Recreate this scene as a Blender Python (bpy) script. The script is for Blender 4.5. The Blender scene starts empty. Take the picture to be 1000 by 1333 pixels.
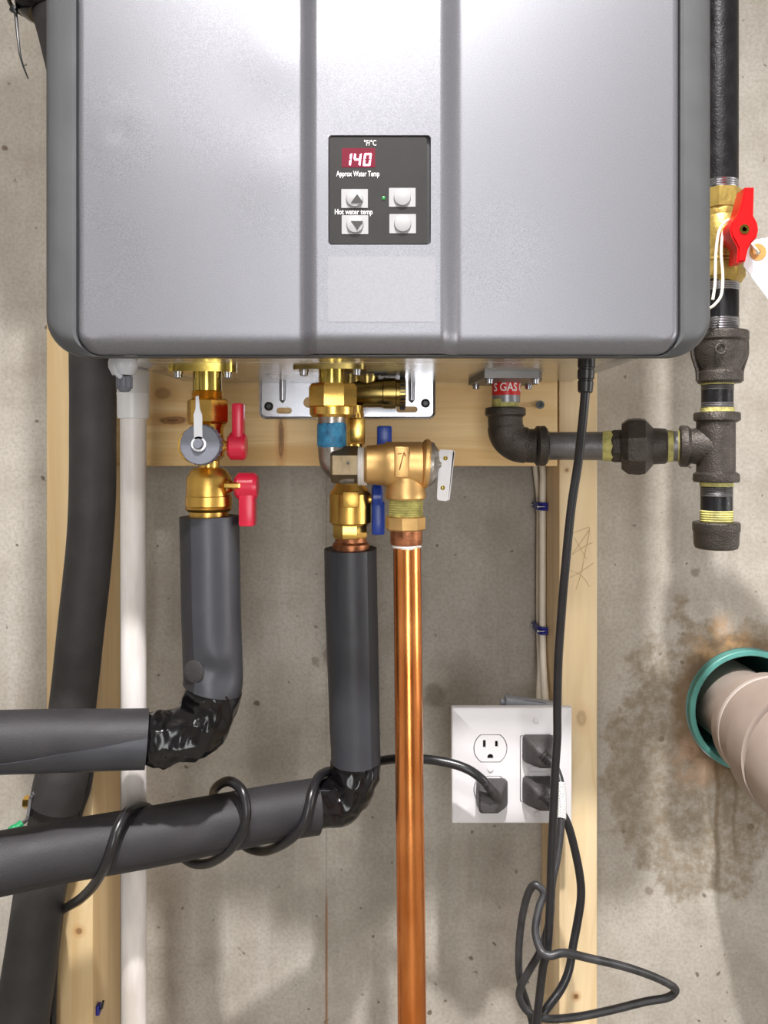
import bpy, bmesh, math
from mathutils import Vector, Matrix, noise
PI = math.pi
F = 1040.0; CX = 490.0; CY = 583.0; CAMZ = 1.25      # focal length and principal point of the photograph (1000 x 1333)
sc = bpy.context.scene
COL = sc.collection
# ------------------------------------------------------------------ camera
cam = bpy.data.cameras.new('camera'); co = bpy.data.objects.new('camera', cam); COL.objects.link(co)
co.location = (0, 0, CAMZ); co.rotation_euler = (PI/2, 0, 0)
cam.sensor_width = 36; cam.sensor_fit = 'AUTO'; cam.lens = 36*F/1333
cam.shift_x = (500-CX)/1333; cam.shift_y = -(666.5-CY)/1333; cam.clip_start = 0.02
sc.camera = co
# ------------------------------------------------------------------ light
w = bpy.data.worlds.new('world'); sc.world = w; w.use_nodes = True
w.node_tree.nodes['Background'].inputs[0].default_value = (.8, .9, 1, 1)
w.node_tree.nodes['Background'].inputs[1].default_value = .3
def lamp(kind, name, loc, power, size, color=(1, .95, .88), aim=None):
    l = bpy.data.lights.new(name, kind); l.energy = power; l.color = color
    if kind == 'AREA':
        if isinstance(size, tuple): l.shape = 'RECTANGLE'; l.size, l.size_y = size
        else: l.shape = 'DISK'; l.size = size
    else: l.shadow_soft_size = size
    if kind == 'SPOT': l.spot_size = math.radians(118); l.spot_blend = .9      # soft cone added to dim the bulb on the upper wall
    o = bpy.data.objects.new(name, l); COL.objects.link(o); o.location = loc
    if aim: o.rotation_euler = (Vector(aim)-Vector(loc)).to_track_quat('-Z', 'Y').to_euler()
    return o
lamp('SPOT', 'ceiling_bulb', (.092, -.11, 2.5), 150, .03, (1, .98, .97), (.092, -.10, 0))
lamp('POINT', 'second_bulb', (-.25, -.7, 2.5), 22, .05, (1, .985, .97))
lamp('AREA', 'front_fill', (.12, -2.0, 1.25), 18, (.6, 1.7), (.97, .99, 1), (.1, .9, 1.2))  # unseen tall fill added behind the camera for frontal light
lamp('AREA', 'right_fill', (1.45, .3, 1.1), 4, .5, (1, .985, .97), (.5, .9, 1.1))  # unseen fill added at the right to brighten the wall there
sc.view_settings.view_transform = 'Standard'; sc.view_settings.look = 'None'
sc.view_settings.exposure = 0.57; sc.view_settings.gamma = 1; sc.view_settings.use_curve_mapping = False
# ------------------------------------------------------------------ helpers
def P(px, py, D): return Vector(((px-CX)*D/F, D, CAMZ-(py-CY)*D/F))
def S(n, D): return n*D/F
def lin(c): return tuple((v/12.92 if v <= .04045 else ((v+.055)/1.055)**2.4) for v in [x/255 for x in c])+(1,)
def mat(name, rgb, rough=.5, metal=0., var=0., vscale=20., bump=0., bscale=80., rgb2=None, spec=.5, emit=None, estr=0., vstretch=None, rvar=0., coat=0., tint=None):
    m = bpy.data.materials.new(name); m.use_nodes = True; nt = m.node_tree; b = nt.nodes['Principled BSDF']
    b.inputs['Base Color'].default_value = lin(rgb); b.inputs['Roughness'].default_value = rough
    b.inputs['Metallic'].default_value = metal; b.inputs['Specular IOR Level'].default_value = spec
    b.inputs['Coat Weight'].default_value = coat; b.inputs['Coat Roughness'].default_value = .15
    if emit: b.inputs['Emission Color'].default_value = lin(emit); b.inputs['Emission Strength'].default_value = estr
    tc = nt.nodes.new('ShaderNodeTexCoord'); vec = tc.outputs['Object']
    if vstretch:
        mp = nt.nodes.new('ShaderNodeMapping'); mp.inputs['Scale'].default_value = vstretch
        nt.links.new(vec, mp.inputs['Vector']); vec = mp.outputs['Vector']
    if var > 0 or rgb2 or rvar:
        n = nt.nodes.new('ShaderNodeTexNoise'); n.inputs['Scale'].default_value = vscale; n.inputs['Detail'].default_value = 5
        nt.links.new(vec, n.inputs['Vector'])
        if var > 0 or rgb2:
            r = nt.nodes.new('ShaderNodeValToRGB'); c = lin(rgb)
            r.color_ramp.elements[0].position = .35; r.color_ramp.elements[1].position = .65
            c0 = lin(rgb2) if rgb2 else tuple(v*(1-var) for v in c[:3])+(1,)
            c1 = tuple(min(1, v*(1+var)) for v in c[:3])+(1,)
            r.color_ramp.elements[0].color = c0; r.color_ramp.elements[1].color = c1
            nt.links.new(n.outputs['Fac'], r.inputs['Fac']); nt.links.new(r.outputs['Color'], b.inputs['Base Color'])
        if rvar:
            q = nt.nodes.new('ShaderNodeMapRange'); q.inputs[1].default_value = .3; q.inputs[2].default_value = .7
            q.inputs[3].default_value = max(.02, rough-rvar); q.inputs[4].default_value = rough+rvar
            nt.links.new(n.outputs['Fac'], q.inputs[0]); nt.links.new(q.outputs[0], b.inputs['Roughness'])
    if bump:
        n2 = nt.nodes.new('ShaderNodeTexNoise'); n2.inputs['Scale'].default_value = bscale; n2.inputs['Detail'].default_value = 3
        nt.links.new(vec, n2.inputs['Vector'])
        bp = nt.nodes.new('ShaderNodeBump'); bp.inputs['Strength'].default_value = bump; bp.inputs['Distance'].default_value = .001
        nt.links.new(n2.outputs['Fac'], bp.inputs['Height']); nt.links.new(bp.outputs['Normal'], b.inputs['Normal'])
    return m
def sharpen(bm, ang=32):
    bm.normal_update()
    for f in bm.faces: f.smooth = True
    a = math.radians(ang)
    for e in bm.edges:
        if len(e.link_faces) == 2: e.smooth = e.calc_face_angle(0) < a
        else: e.smooth = False
ORI = {}
def obj(name, bm, m, parent=None, label=None, ang=32, recalc=True):
    if recalc: bmesh.ops.recalc_face_normals(bm, faces=bm.faces[:])
    sharpen(bm, ang)
    if parent: o0 = ORI[parent.name]
    else:
        xs = [v.co for v in bm.verts]
        o0 = Vector(((min(v.x for v in xs)+max(v.x for v in xs))/2, (min(v.y for v in xs)+max(v.y for v in xs))/2, min(v.z for v in xs)))
    for v in bm.verts: v.co -= o0
    me = bpy.data.meshes.new(name); bm.to_mesh(me); bm.free(); me.materials.append(m)
    o = bpy.data.objects.new(name, me); COL.objects.link(o)
    if parent: o.parent = parent
    else: o.location = o0
    ORI[o.name] = o0
    if label: o['label'] = label
    return o
def tag(o, label, cat, group=None):
    o['label'] = label; o['category'] = cat
    if group: o['group'] = group
    return o
def thing(name, loc, label, cat, group=None):
    o = bpy.data.objects.new(name, None); COL.objects.link(o); o.location = loc; o.empty_display_size = .02
    ORI[o.name] = Vector(loc); return tag(o, label, cat, group)
def struct(o): o['kind'] = 'structure'; return o
def B(): return bmesh.new()
def box(bm, c, size, rot=None, bev=0., seg=2):
    r = bmesh.ops.create_cube(bm, size=1); vs = r['verts']
    M = Matrix.Diagonal((*size, 1))
    bmesh.ops.transform(bm, matrix=M, verts=vs)
    if bev > 0:
        es = list({e for v in vs for e in v.link_edges})
        q = bmesh.ops.bevel(bm, geom=es, offset=bev, segments=seg, affect='EDGES', profile=.5)
        vs = list({v for f in q['faces'] for v in f.verts} | {v for v in vs if v.is_valid})
    T = Matrix.Translation(Vector(c)) @ (rot.to_4x4() if rot else Matrix())
    bmesh.ops.transform(bm, matrix=T, verts=vs); return bm
def box2(bm, a, b, bev=0., seg=2):
    return box(bm, [(a[i]+b[i])/2 for i in range(3)], [abs(b[i]-a[i]) for i in range(3)], None, bev, seg)
def frame(d, ref=None):
    d = d.normalized(); ref = ref or (Vector((0, -1, 0)) if abs(d.y) < .9 else Vector((0, 0, 1)))
    u = (ref-d*ref.dot(d)).normalized(); return u, d.cross(u)
def rev(bm, o, d, prof, n=32, a0=0., cap=True):
    """surface of revolution (or prism for small n) round axis o + t*d; prof = [(t, radius)]"""
    o = Vector(o); d = Vector(d).normalized(); u, v = frame(d); rings = []
    for t, r in prof:
        rings.append([bm.verts.new(o+d*t+(u*math.cos(a0+2*PI*k/n)+v*math.sin(a0+2*PI*k/n))*max(r, 1e-5)) for k in range(n)])
    for a, b in zip(rings, rings[1:]):
        for k in range(n): bm.faces.new((a[k], a[(k+1) % n], b[(k+1) % n], b[k]))
    if cap: bm.faces.new(rings[0][::-1]); bm.faces.new(rings[-1])
    return bm
def vl(bm, cx, D, prof, n=32, a0=0., ref=None, cap=True):
    """vertical lathe given in photograph pixels at real depth D: prof = [(y, half width)]"""
    y0 = ref if ref is not None else prof[0][0]
    return rev(bm, P(cx, y0, D), (0, 0, -1), [(S(y-y0, D), S(r, D)) for y, r in prof], n, a0, cap)
def hl(bm, cy, D, prof, n=32, a0=0., cap=True, D2=None):
    x0, x1 = prof[0][0], prof[-1][0]; p0 = P(x0, cy, D); p1 = P(x1, cy, D2 or D); L = (p1-p0).length
    return rev(bm, p0, p1-p0, [((x-x0)/(x1-x0)*L, S(r, D+((D2 or D)-D)*(x-x0)/(x1-x0))) for x, r in prof], n, a0, cap)
def spline(pts, sub=8):
    pts = [Vector(p) for p in pts]; out = []
    q = [pts[0]*2-pts[1]]+pts+[pts[-1]*2-pts[-2]]
    for i in range(1, len(q)-2):
        a, b, c, d = q[i-1:i+3]
        for k in range(sub):
            t = k/sub
            out.append(.5*((2*b)+(c-a)*t+(2*a-5*b+4*c-d)*t*t+(3*b-a-3*c+d)*t**3))
    out.append(pts[-1]); return out
def sweep(bm, pts, rad, n=16, prof=None, cap=True, ref=None, caprad=0.):
    """tube along pts; rad number or list; prof(theta, s, point) multiplies the radius. theta 0 faces the camera"""
    N = len(pts); rings = []; s = 0; u = None
    for i, p in enumerate(pts):
        d = (pts[min(i+1, N-1)]-pts[max(i-1, 0)]).normalized()
        if u is None: u, v = frame(d, ref)
        else: u = (u-d*u.dot(d)).normalized(); v = d.cross(u)
        if i: s += (p-pts[i-1]).length
        r = rad[i] if isinstance(rad, (list, tuple)) else rad
        ring = []
        for k in range(n):
            th = 2*PI*k/n; e = u*math.cos(th)+v*math.sin(th)
            ring.append(bm.verts.new(p+e*(r*(prof(th, s, p+e*r) if prof else 1))))
        rings.append(ring)
    for a, b in zip(rings, rings[1:]):
        for k in range(n): bm.faces.new((a[k], a[(k+1) % n], b[(k+1) % n], b[k]))
    if cap: bm.faces.new(rings[0][::-1]); bm.faces.new(rings[-1])
    return bm
def px(pts, sub=8): return spline([P(*p) for p in pts], sub)
def interp(vals, n): return [vals[0]+(vals[1]-vals[0])*i/(n-1) for i in range(n)]
def holed(bm, outline, holes, th, axis=1):
    """flat plate in the x-z plane with real holes; loops are lists of (x, y, z); thickness th towards +y"""
    edges = []
    for lp in [outline]+holes:
        vs = [bm.verts.new(p) for p in lp]
        edges += [bm.edges.new((vs[i], vs[(i+1) % len(vs)])) for i in range(len(vs))]
    r = bmesh.ops.triangle_fill(bm, use_beauty=True, use_dissolve=False, edges=edges)
    fs = [g for g in r['geom'] if isinstance(g, bmesh.types.BMFace)]
    if th:
        e = bmesh.ops.extrude_face_region(bm, geom=fs, use_keep_orig=True)
        bmesh.ops.translate(bm, verts=[g for g in e['geom'] if isinstance(g, bmesh.types.BMVert)], vec=(0, th, 0))
    return bm
def circ(c, r, n=24, rx=None): return [Vector(c)+Vector((math.cos(2*PI*k/n)*(rx or r), 0, math.sin(2*PI*k/n)*r)) for k in range(n)]
def slot(c, hw, hh, n=8):
    out = []
    for s in (1, -1):
        for k in range(n+1):
            a = -PI/2*s+PI*k/n if s == 1 else PI/2+PI*k/n
            out.append(Vector(c)+Vector((s*(hw-hh)+math.cos(a)*hh, 0, math.sin(a)*hh)))
    return out
def rrect(x0, x1, z0, z1, r, y, n=6):
    out = []
    for cx, cz, a in ((x1-r, z1-r, 0), (x0+r, z1-r, PI/2), (x0+r, z0+r, PI), (x1-r, z0+r, 1.5*PI)):
        for k in range(n+1): out.append(Vector((cx+r*math.cos(a+PI/2*k/n), y, cz+r*math.sin(a+PI/2*k/n))))
    return out
def prism(bm, loop, vec):
    a = [bm.verts.new(p) for p in loop]; b = [bm.verts.new(Vector(p)+Vector(vec)) for p in loop]; n = len(a)
    bm.faces.new(a); bm.faces.new(b[::-1])
    for i in range(n): bm.faces.new((a[i], b[i], b[(i+1) % n], a[(i+1) % n]))
    return bm
def text(name, s, c, height, m, parent, depth=.0002, rot=(PI/2, 0, 0), width=None, label=None, bold=0.):
    cu = bpy.data.curves.new(name, 'FONT'); cu.body = s; cu.size = height; cu.align_x = 'CENTER'; cu.align_y = 'CENTER'
    cu.extrude = depth; cu.offset = bold; cu.resolution_u = 3
    t = bpy.data.objects.new(name, cu); COL.objects.link(t); dg = bpy.context.evaluated_depsgraph_get()
    me = bpy.data.meshes.new_from_object(t.evaluated_get(dg)); bpy.data.objects.remove(t)
    bm = B(); bm.from_mesh(me); bpy.data.meshes.remove(me)
    xs = [v.co.x for v in bm.verts]; k = (width/(max(xs)-min(xs))) if width else 1; mx = (max(xs)+min(xs))/2
    for v in bm.verts: v.co.x = (v.co.x-mx)*k
    from mathutils import Euler
    bmesh.ops.transform(bm, matrix=Matrix.Translation(Vector(c)) @ Euler(rot).to_matrix().to_4x4(), verts=bm.verts)
    return obj(name, bm, m, parent, label, recalc=False)
def clone(src, parent, mv, name=None):
    o = src.copy(); COL.objects.link(o); o.parent = parent; o.location = src.location+Vector(mv); return o
def clone_tree(root, loc, label):
    r = root.copy(); COL.objects.link(r); r.location = loc; r['label'] = label
    for ch in root.children:
        c = ch.copy(); COL.objects.link(c); c.parent = r
        for g in ch.children:
            d = g.copy(); COL.objects.link(d); d.parent = c
    return r
def nz(p, s): return noise.noise(Vector(p)*s)
# ------------------------------------------------------------------ materials
M = {}
M['silver'] = mat('silver_paint', (131, 131, 137), .38, .62, .16, 1700, .10, 2200)
M['casing'] = mat('grey_casing', (88, 89, 91), .5, .2, .05, 30, rvar=.05, spec=.3)
M['bottom'] = mat('bright_bottom_plate', (205, 203, 198), .26, .95, .04, 12, rvar=.03)
M['seam'] = mat('dark_seam', (30, 30, 32), .6)
M['panel'] = mat('panel_grey', (36, 34, 33), .4, 0, .06, 90, spec=.3)
M['button'] = mat('button_white', (152, 150, 152), .45)
M['pocket'] = mat('pocket_black', (22, 21, 22), .5)
M['white'] = mat('white_plastic', (212, 209, 210), .38)
M['plate'] = mat('outlet_plate_white', (214, 211, 213), .34)
M['print'] = mat('white_print', (238, 234, 230), .6)
M['arrow'] = mat('arrow_print', (40, 38, 36), .5)
M['window'] = mat('red_window', (30, 3, 10), .45, emit=(170, 6, 56), estr=.5, spec=.2)
M['digit'] = mat('lit_digit', (255, 200, 210), .3, emit=(255, 120, 150), estr=6)
M['led'] = mat('green_led', (40, 120, 55), .35, emit=(60, 180, 80), estr=.15)
M['sticker'] = mat('blank_sticker', (137, 136, 141), .42, .58, .05, 900)
M['brass'] = mat('brass', (226, 184, 98), .24, 1, .06, 60, .05, 200, rvar=.05)
M['brass_rough'] = mat('cast_brass', (220, 178, 94), .34, 1, .06, 70, .12, 900, rvar=.05)
M['bronze'] = mat('cast_bronze', (224, 182, 120), .42, .95, .06, 70, .15, 1100, rvar=.06)
M['darkbrass'] = mat('dark_brass', (140, 122, 72), .25, 1, .15, 60)
M['zinc'] = mat('yellow_zinc', (196, 172, 88), .18, 1, .15, 50)
M['steel'] = mat('bright_steel', (176, 177, 184), .24, 1, .06, 40)
M['flangegrey'] = mat('grey_flange', (104, 102, 101), .4, .7, .1, 60)
M['boss'] = mat('dull_brass', (132, 116, 92), .45, .9, .12, 90, .2, 300)
M['nickel'] = mat('dull_nickel', (165, 158, 150), .3, .9, .2, 90, .3, 300)
M['copper'] = mat('copper', (242, 158, 92), .22, 1, .10, 9, .05, 200, rgb2=(220, 128, 66), vstretch=(6, 6, 1.6), rvar=.05)
M['copper_dull'] = mat('dull_copper', (160, 104, 72), .42, .9, .35, 120, .4, 300)
M['iron'] = mat('black_iron', (70, 64, 59), .38, .5, .2, 90, .8, 700)
M['ironpipe'] = mat('black_steel_pipe', (112, 110, 111), .34, .6, .25, 40, .2, 500, rvar=.1)
M['riser'] = mat('black_coated_pipe', (30, 29, 31), .36, .3, .35, 60, .3, 500, rvar=.08, spec=.35)
M['dope'] = mat('yellow_thread_seal', (194, 186, 112), .6, 0, .2, 110, .8, 600, rgb2=(150, 142, 84))
M['gasbrass'] = mat('sealed_brass', (188, 160, 88), .4, .75, .2, 70, .5, 300)
M['red'] = mat('red_vinyl', (214, 34, 66), .28, 0, .05, 30)
M['redgas'] = mat('red_lever_paint', (196, 6, 12), .42, 0, .04, 30, spec=.3)
M['blue'] = mat('blue_vinyl', (26, 62, 158), .3, 0, .1, 40)
M['bluepaint'] = mat('blue_primer', (52, 132, 172), .45, 0, .3, 160, .6, 500, rgb2=(34, 96, 140))
M['ptfe'] = mat('white_tape', (236, 232, 228), .5, 0, .05, 90, .5, 500)
M['foam'] = mat('grey_foam', (42, 40, 43), .58, 0, .12, 25, .25, 900, spec=.35, rvar=.05)
M['foamsheen'] = mat('grey_foam_flap', (52, 53, 58), .40, 0, .10, 25, .1, 900, spec=.5, rvar=.05)
M['foamdark'] = mat('charcoal_foam', (51, 48, 48), .62, 0, .22, 30, .4, 900)
M['vinyltape'] = mat('black_vinyl_tape', (11, 10, 12), .2, 0, spec=.45)
M['cord'] = mat('black_cord', (30, 29, 31), .3, 0, .15, 90, spec=.5)
M['cordgrey'] = mat('dusty_cord', (48, 47, 49), .42, 0, .45, 60, .2, 300)
M['plug'] = mat('plug_rubber', (58, 54, 54), .5, 0, .15, 200, .5, 900)
M['black'] = mat('black_plastic', (28, 27, 29), .35)
M['pvc'] = mat('white_pvc', (226, 221, 219), .4, 0, .08, 14, rgb2=(196, 186, 178), vstretch=(3, 3, .5))
M['fitting'] = mat('white_fitting', (222, 222, 223), .35)
M['greyfit'] = mat('grey_white_fitting', (186, 187, 192), .35)
M['capgrey'] = mat('grey_cap', (98, 100, 110), .45, 0, .08, 60, .2, 300)
M['strap'] = mat('clear_strap', (214, 214, 220), .35)
M['romex'] = mat('cream_cable', (222, 212, 196), .45, 0, .05, 40)
M['staple'] = mat('blue_staple', (34, 38, 132), .35)
M['teal'] = mat('teal_pipe', (92, 158, 150), .4, 0, .12, 40)
M['drain'] = mat('beige_pvc', (166, 151, 142), .42, 0, .06, 12, rgb2=(154, 138, 128))
M['drainrim'] = mat('pale_pvc', (190, 178, 172), .4)
M['dark'] = mat('hole_dark', (16, 14, 13), .9)
M['paper'] = mat('paper_tag', (240, 238, 242), .7)
M['eyelet'] = mat('orange_eyelet', (196, 138, 74), .6, 0, .1, 200)
M['string'] = mat('cotton_string', (232, 222, 204), .8)
M['redlabel'] = mat('red_label', (206, 28, 30), .35)
M['greyneck'] = mat('grey_gas_neck', (138, 138, 142), .35, .6, .1, 60)
M['box'] = mat('grey_box', (150, 152, 160), .5, 0, .05, 50)
M['green'] = mat('green_wire', (26, 150, 92), .4)
M['screw'] = mat('dark_screw', (72, 76, 74), .35, .8)
M['floor'] = mat('floor_concrete', (150, 144, 134), .7, 0, .15, 6, .3, 60)
M['room'] = mat('room_paint', (196, 194, 192), .8, 0, .05, 4)
M['ceil'] = mat('ceiling_board', (190, 186, 180), .8, 0, .08, 5)

class NT:
    """tiny node builder"""
    def __init__(s, name):
        s.m = bpy.data.materials.new(name); s.m.use_nodes = True; s.t = s.m.node_tree; s.b = s.t.nodes['Principled BSDF']
        s.obj = s.t.nodes.new('ShaderNodeTexCoord').outputs['Object']
    def put(s, v, i):
        if isinstance(v, bpy.types.NodeSocket): s.t.links.new(v, i)
        else: i.default_value = v
    def math(s, op, a, b=0., c=0.):
        n = s.t.nodes.new('ShaderNodeMath'); n.operation = op
        for k, v in enumerate((a, b, c)): s.put(v, n.inputs[k])
        return n.outputs[0]
    def mapping(s, v, scale=(1, 1, 1), loc=(0, 0, 0)):
        n = s.t.nodes.new('ShaderNodeMapping'); n.inputs['Scale'].default_value = scale; n.inputs['Location'].default_value = loc
        s.put(v, n.inputs['Vector']); return n.outputs[0]
    def noise(s, v, scale, detail=5, rough=.55, dist=0.):
        n = s.t.nodes.new('ShaderNodeTexNoise'); n.inputs['Scale'].default_value = scale; n.inputs['Detail'].default_value = detail
        n.inputs['Roughness'].default_value = rough; n.inputs['Distortion'].default_value = dist; s.put(v, n.inputs['Vector']); return n.outputs['Fac']
    def ramp(s, v, a, b, lo=0., hi=1., smooth=True):
        n = s.t.nodes.new('ShaderNodeMapRange'); n.interpolation_type = 'SMOOTHSTEP' if smooth else 'LINEAR'
        for k, q in enumerate((v, a, b, lo, hi)): s.put(q, n.inputs[k])
        return n.outputs[0]
    def mix(s, f, a, b, mode='MIX'):
        n = s.t.nodes.new('ShaderNodeMix'); n.data_type = 'RGBA'; n.blend_type = mode
        s.put(f, n.inputs[0]); s.put(a, n.inputs[6]); s.put(b, n.inputs[7]); return n.outputs[2]
    def xyz(s, v):
        n = s.t.nodes.new('ShaderNodeSeparateXYZ'); s.put(v, n.inputs[0]); return n.outputs
    def dist(s, v, c):
        n = s.t.nodes.new('ShaderNodeVectorMath'); n.operation = 'DISTANCE'; s.put(v, n.inputs[0]); n.inputs[1].default_value = c; return n.outputs['Value']
    def bump(s, h, st, d=.001):
        n = s.t.nodes.new('ShaderNodeBump'); n.inputs['Strength'].default_value = st; n.inputs['Distance'].default_value = d
        s.put(h, n.inputs['Height']); s.t.links.new(n.outputs[0], s.b.inputs['Normal'])
WALL = .90
HC = P(972, 922, WALL)                        # centre of the pipe hole in the wall
def concrete():
    # the wall object's origin is world (0, WALL, 0): object coordinates are world x and z
    t = NT('cast_concrete'); v = t.obj; x, y, z = t.xyz(v)
    c = t.mix(t.ramp(t.noise(v, 3.5, 6), .3, .7), lin((166, 159, 149)), lin((189, 183, 174)))
    c = t.mix(t.ramp(t.noise(v, 16, 6, .6), .38, .7, 0, .55), c, lin((146, 137, 125)))
    c = t.mix(t.ramp(t.noise(t.mapping(v, (14, 1, 1.2)), 3, 4), .5, .75, 0, .35), c, lin((194, 189, 182)))
    fine = t.noise(v, 260, 3, .6)
    c = t.mix(t.ramp(fine, .35, .7, 0, .35), c, lin((132, 124, 112)))
    pits = t.ramp(t.noise(v, 95, 2, .4), .70, .77)
    c = t.mix(t.math('MULTIPLY', pits, .75), c, lin((84, 72, 58)))
    pits2 = t.ramp(t.noise(t.mapping(v, (1, 1, 1), (3, 1, 7)), 42, 1, .3), .745, .775)
    c = t.mix(t.math('MULTIPLY', pits2, .8), c, lin((92, 74, 56)))
    # stain round the pipe hole and the two drip streaks below it
    lc = (HC.x, 0, HC.z); fw = t.noise(v, 14, 5, .65); fz_ = t.noise(v, 40, 5, .65)
    d = t.math('ADD', t.dist(v, lc), t.math('MULTIPLY', t.math('SUBTRACT', fw, .5), .10))
    low = t.dist(t.mapping(v, (1, 1, .62)), (HC.x-.052, 0, (HC.z-.055)*.62))
    low = t.math('ADD', low, t.math('MULTIPLY', t.math('SUBTRACT', fw, .5), .13))
    m1 = t.ramp(t.math('MINIMUM', d, low), .106, .092)
    grain = t.ramp(t.noise(v, 75, 6, .7), .34, .62, .3, 1)
    c = t.mix(t.math('MULTIPLY', t.math('MULTIPLY', m1, grain), .8), c, lin((124, 110, 90)))
    d3 = t.math('ADD', t.dist(v, lc), t.math('MULTIPLY', t.math('SUBTRACT', fz_, .5), .045))
    c = t.mix(t.math('MULTIPLY', t.ramp(d3, .094, .074), .8), c, lin((112, 86, 60)))
    c = t.mix(t.math('MULTIPLY', t.math('MULTIPLY', t.ramp(t.dist(v, (HC.x-.057, 0, HC.z-.062)), .04, .02), t.ramp(fz_, .35, .6)), .65), c, lin((176, 144, 118)))
    c = t.mix(t.math('MULTIPLY', t.math('MULTIPLY', t.ramp(t.dist(v, (HC.x-.03, 0, HC.z+.072)), .045, .02), t.ramp(fz_, .4, .62)), .6), c, lin((182, 142, 96)))
    wob = t.math('MULTIPLY', t.math('SUBTRACT', t.noise(v, 16, 3), .5), .016)
    for xo, wd, z0, z1, am in ((-.033, .0032, -.24, -.06, .6), (-.013, .0025, -.20, -.06, .5), (-.016, .026, -.125, -.05, .8)):
        sx = t.math('ABSOLUTE', t.math('SUBTRACT', t.math('ADD', x, wob), HC.x+xo))
        mz = t.math('MULTIPLY', t.ramp(z, HC.z+z0-.03, HC.z+z0+.13), t.ramp(z, HC.z+z1+.02, HC.z+z1-.01))
        c = t.mix(t.math('MULTIPLY', t.math('MULTIPLY', t.ramp(sx, wd*1.4, wd*.2), mz), am), c, lin((98, 78, 48)))
    # rust along the lower part of the form joint
    j = t.math('MULTIPLY', t.ramp(t.math('ABSOLUTE', t.math('SUBTRACT', x, P(425, 0, WALL).x)), .0022, .0008), t.ramp(z, P(0, 1150, WALL).z, P(0, 1190, WALL).z))
    c = t.mix(t.math('MULTIPLY', j, .7), c, lin((150, 104, 70)))
    for (qx, qy, r) in ((566, 906, .017), (940, 320, .009), (995, 335, .012), (905, 745, .006), (845, 1160, .006), (430, 850, .014), (410, 860, .006)):  # dark spots; the one beside the copper pipe is shadow painted in
        q = P(qx, qy, WALL); dd = t.math('ADD', t.dist(v, (q.x, 0, q.z)), t.math('MULTIPLY', t.math('SUBTRACT', t.noise(v, 70, 4), .5), r*1.6))
        c = t.mix(t.math('MULTIPLY', t.ramp(dd, r, r*.4), .5), c, lin((96, 80, 62)))
    t.put(c, t.b.inputs['Base Color']); t.b.inputs['Roughness'].default_value = .78; t.b.inputs['Specular IOR Level'].default_value = .25
    h = t.math('SUBTRACT', t.math('MULTIPLY', fine, .4), t.math('ADD', pits, pits2)); t.bump(h, .5, .0012)
    return t.m
def wood(name, axis, base=(222, 184, 124), dark=(190, 144, 86), knots=(), seed=0.):
    """pine: grain runs along axis ('x' or 'z'); knots = [(x, z, rx, rz)] in object coordinates"""
    t = NT(name); v = t.mapping(t.obj, (1, 1, 1), (seed, seed*.7, seed*.3))
    g = (2.2, 60, 60) if axis == 'x' else (60, 60, 2.2)
    n1 = t.noise(t.mapping(v, g), 1, 4, .5, .3)
    g2 = (1, 16, 16) if axis == 'x' else (16, 16, 1)
    n2 = t.noise(t.mapping(v, g2), 1.6, 3, .5, .6)
    c = t.mix(t.ramp(n2, .3, .7), lin(base), lin(dark))
    c = t.mix(t.ramp(t.math('SINE', t.math('MULTIPLY', n2, 70)), .1, 1, 0, .38), c, lin(dark))
    c = t.mix(t.ramp(n1, .45, .75, 0, .45), c, lin((238, 214, 168)))
    c = t.mix(t.ramp(n1, .46, .3, 0, .4), c, lin(dark))
    for (kx, kz, rx, rz, k) in knots:
        a = t.mapping(t.obj, (1/rx, 0, 1/rz), (-kx/rx, 0, -kz/rz))
        dk = t.math('ADD', t.dist(a, (0, 0, 0)), t.math('MULTIPLY', t.math('SUBTRACT', t.noise(t.obj, 90, 4), .5), .7))
        c = t.mix(t.ramp(dk, 2.4, .8, 0, .55*k), c, lin((186, 124, 60)))
        c = t.mix(t.ramp(dk, 1.05, .6, 0, .85*k), c, lin((84, 50, 26)))
        c = t.mix(t.ramp(t.math('ABSOLUTE', t.math('SUBTRACT', dk, .5)), .22, .05, 0, .6*k), c, lin((176, 122, 60)))
    t.put(c, t.b.inputs['Base Color']); t.b.inputs['Roughness'].default_value = .5
    t.bump(n1, .25, .0006); return t.m
# ------------------------------------------------------------------ the setting
RX = 1.7; RY = -2.3; RZ = 2.62
jx = P(425, 0, WALL).x
bm = B()
holed(bm, [Vector(p) for p in ((jx+.0005, WALL, 0), (RX, WALL, 0), (RX, WALL, RZ), (jx+.0005, WALL, RZ))], [circ((HC.x, WALL, HC.z), .0685, 56)], 0)
q = [bm.verts.new(p) for p in ((-RX, WALL, 0), (jx-.0005, WALL, 0), (jx-.0005, WALL, RZ), (-RX, WALL, RZ))]; bm.faces.new(q)
g = [[bm.verts.new((x, y, z)) for z in (0, RZ)] for x, y in ((jx-.0005, WALL), (jx-.0003, WALL+.0006), (jx+.0003, WALL+.0006), (jx+.0005, WALL))]
for a, b in zip(g, g[1:]): bm.faces.new((a[0], b[0], b[1], a[1]))
for v in bm.verts: v.co.y -= WALL
bm.normal_update()
for f in bm.faces:
    if f.normal.y > .1: f.normal_flip()
me = bpy.data.meshes.new('wall_back'); bm.to_mesh(me); bm.free(); me.materials.append(concrete())
o = bpy.data.objects.new('wall_back', me); COL.objects.link(o); o.location = (0, WALL, 0); struct(o)
struct(obj('floor', box2(B(), (-RX, RY, -.1), (RX, WALL+.1, 0)), M['floor']))
struct(obj('ceiling', box2(B(), (-RX, RY, RZ), (RX, WALL+.1, RZ+.1)), M['ceil']))
struct(obj('wall_left', box2(B(), (-RX-.1, RY, 0), (-RX, WALL+.1, RZ)), M['room']))
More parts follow.
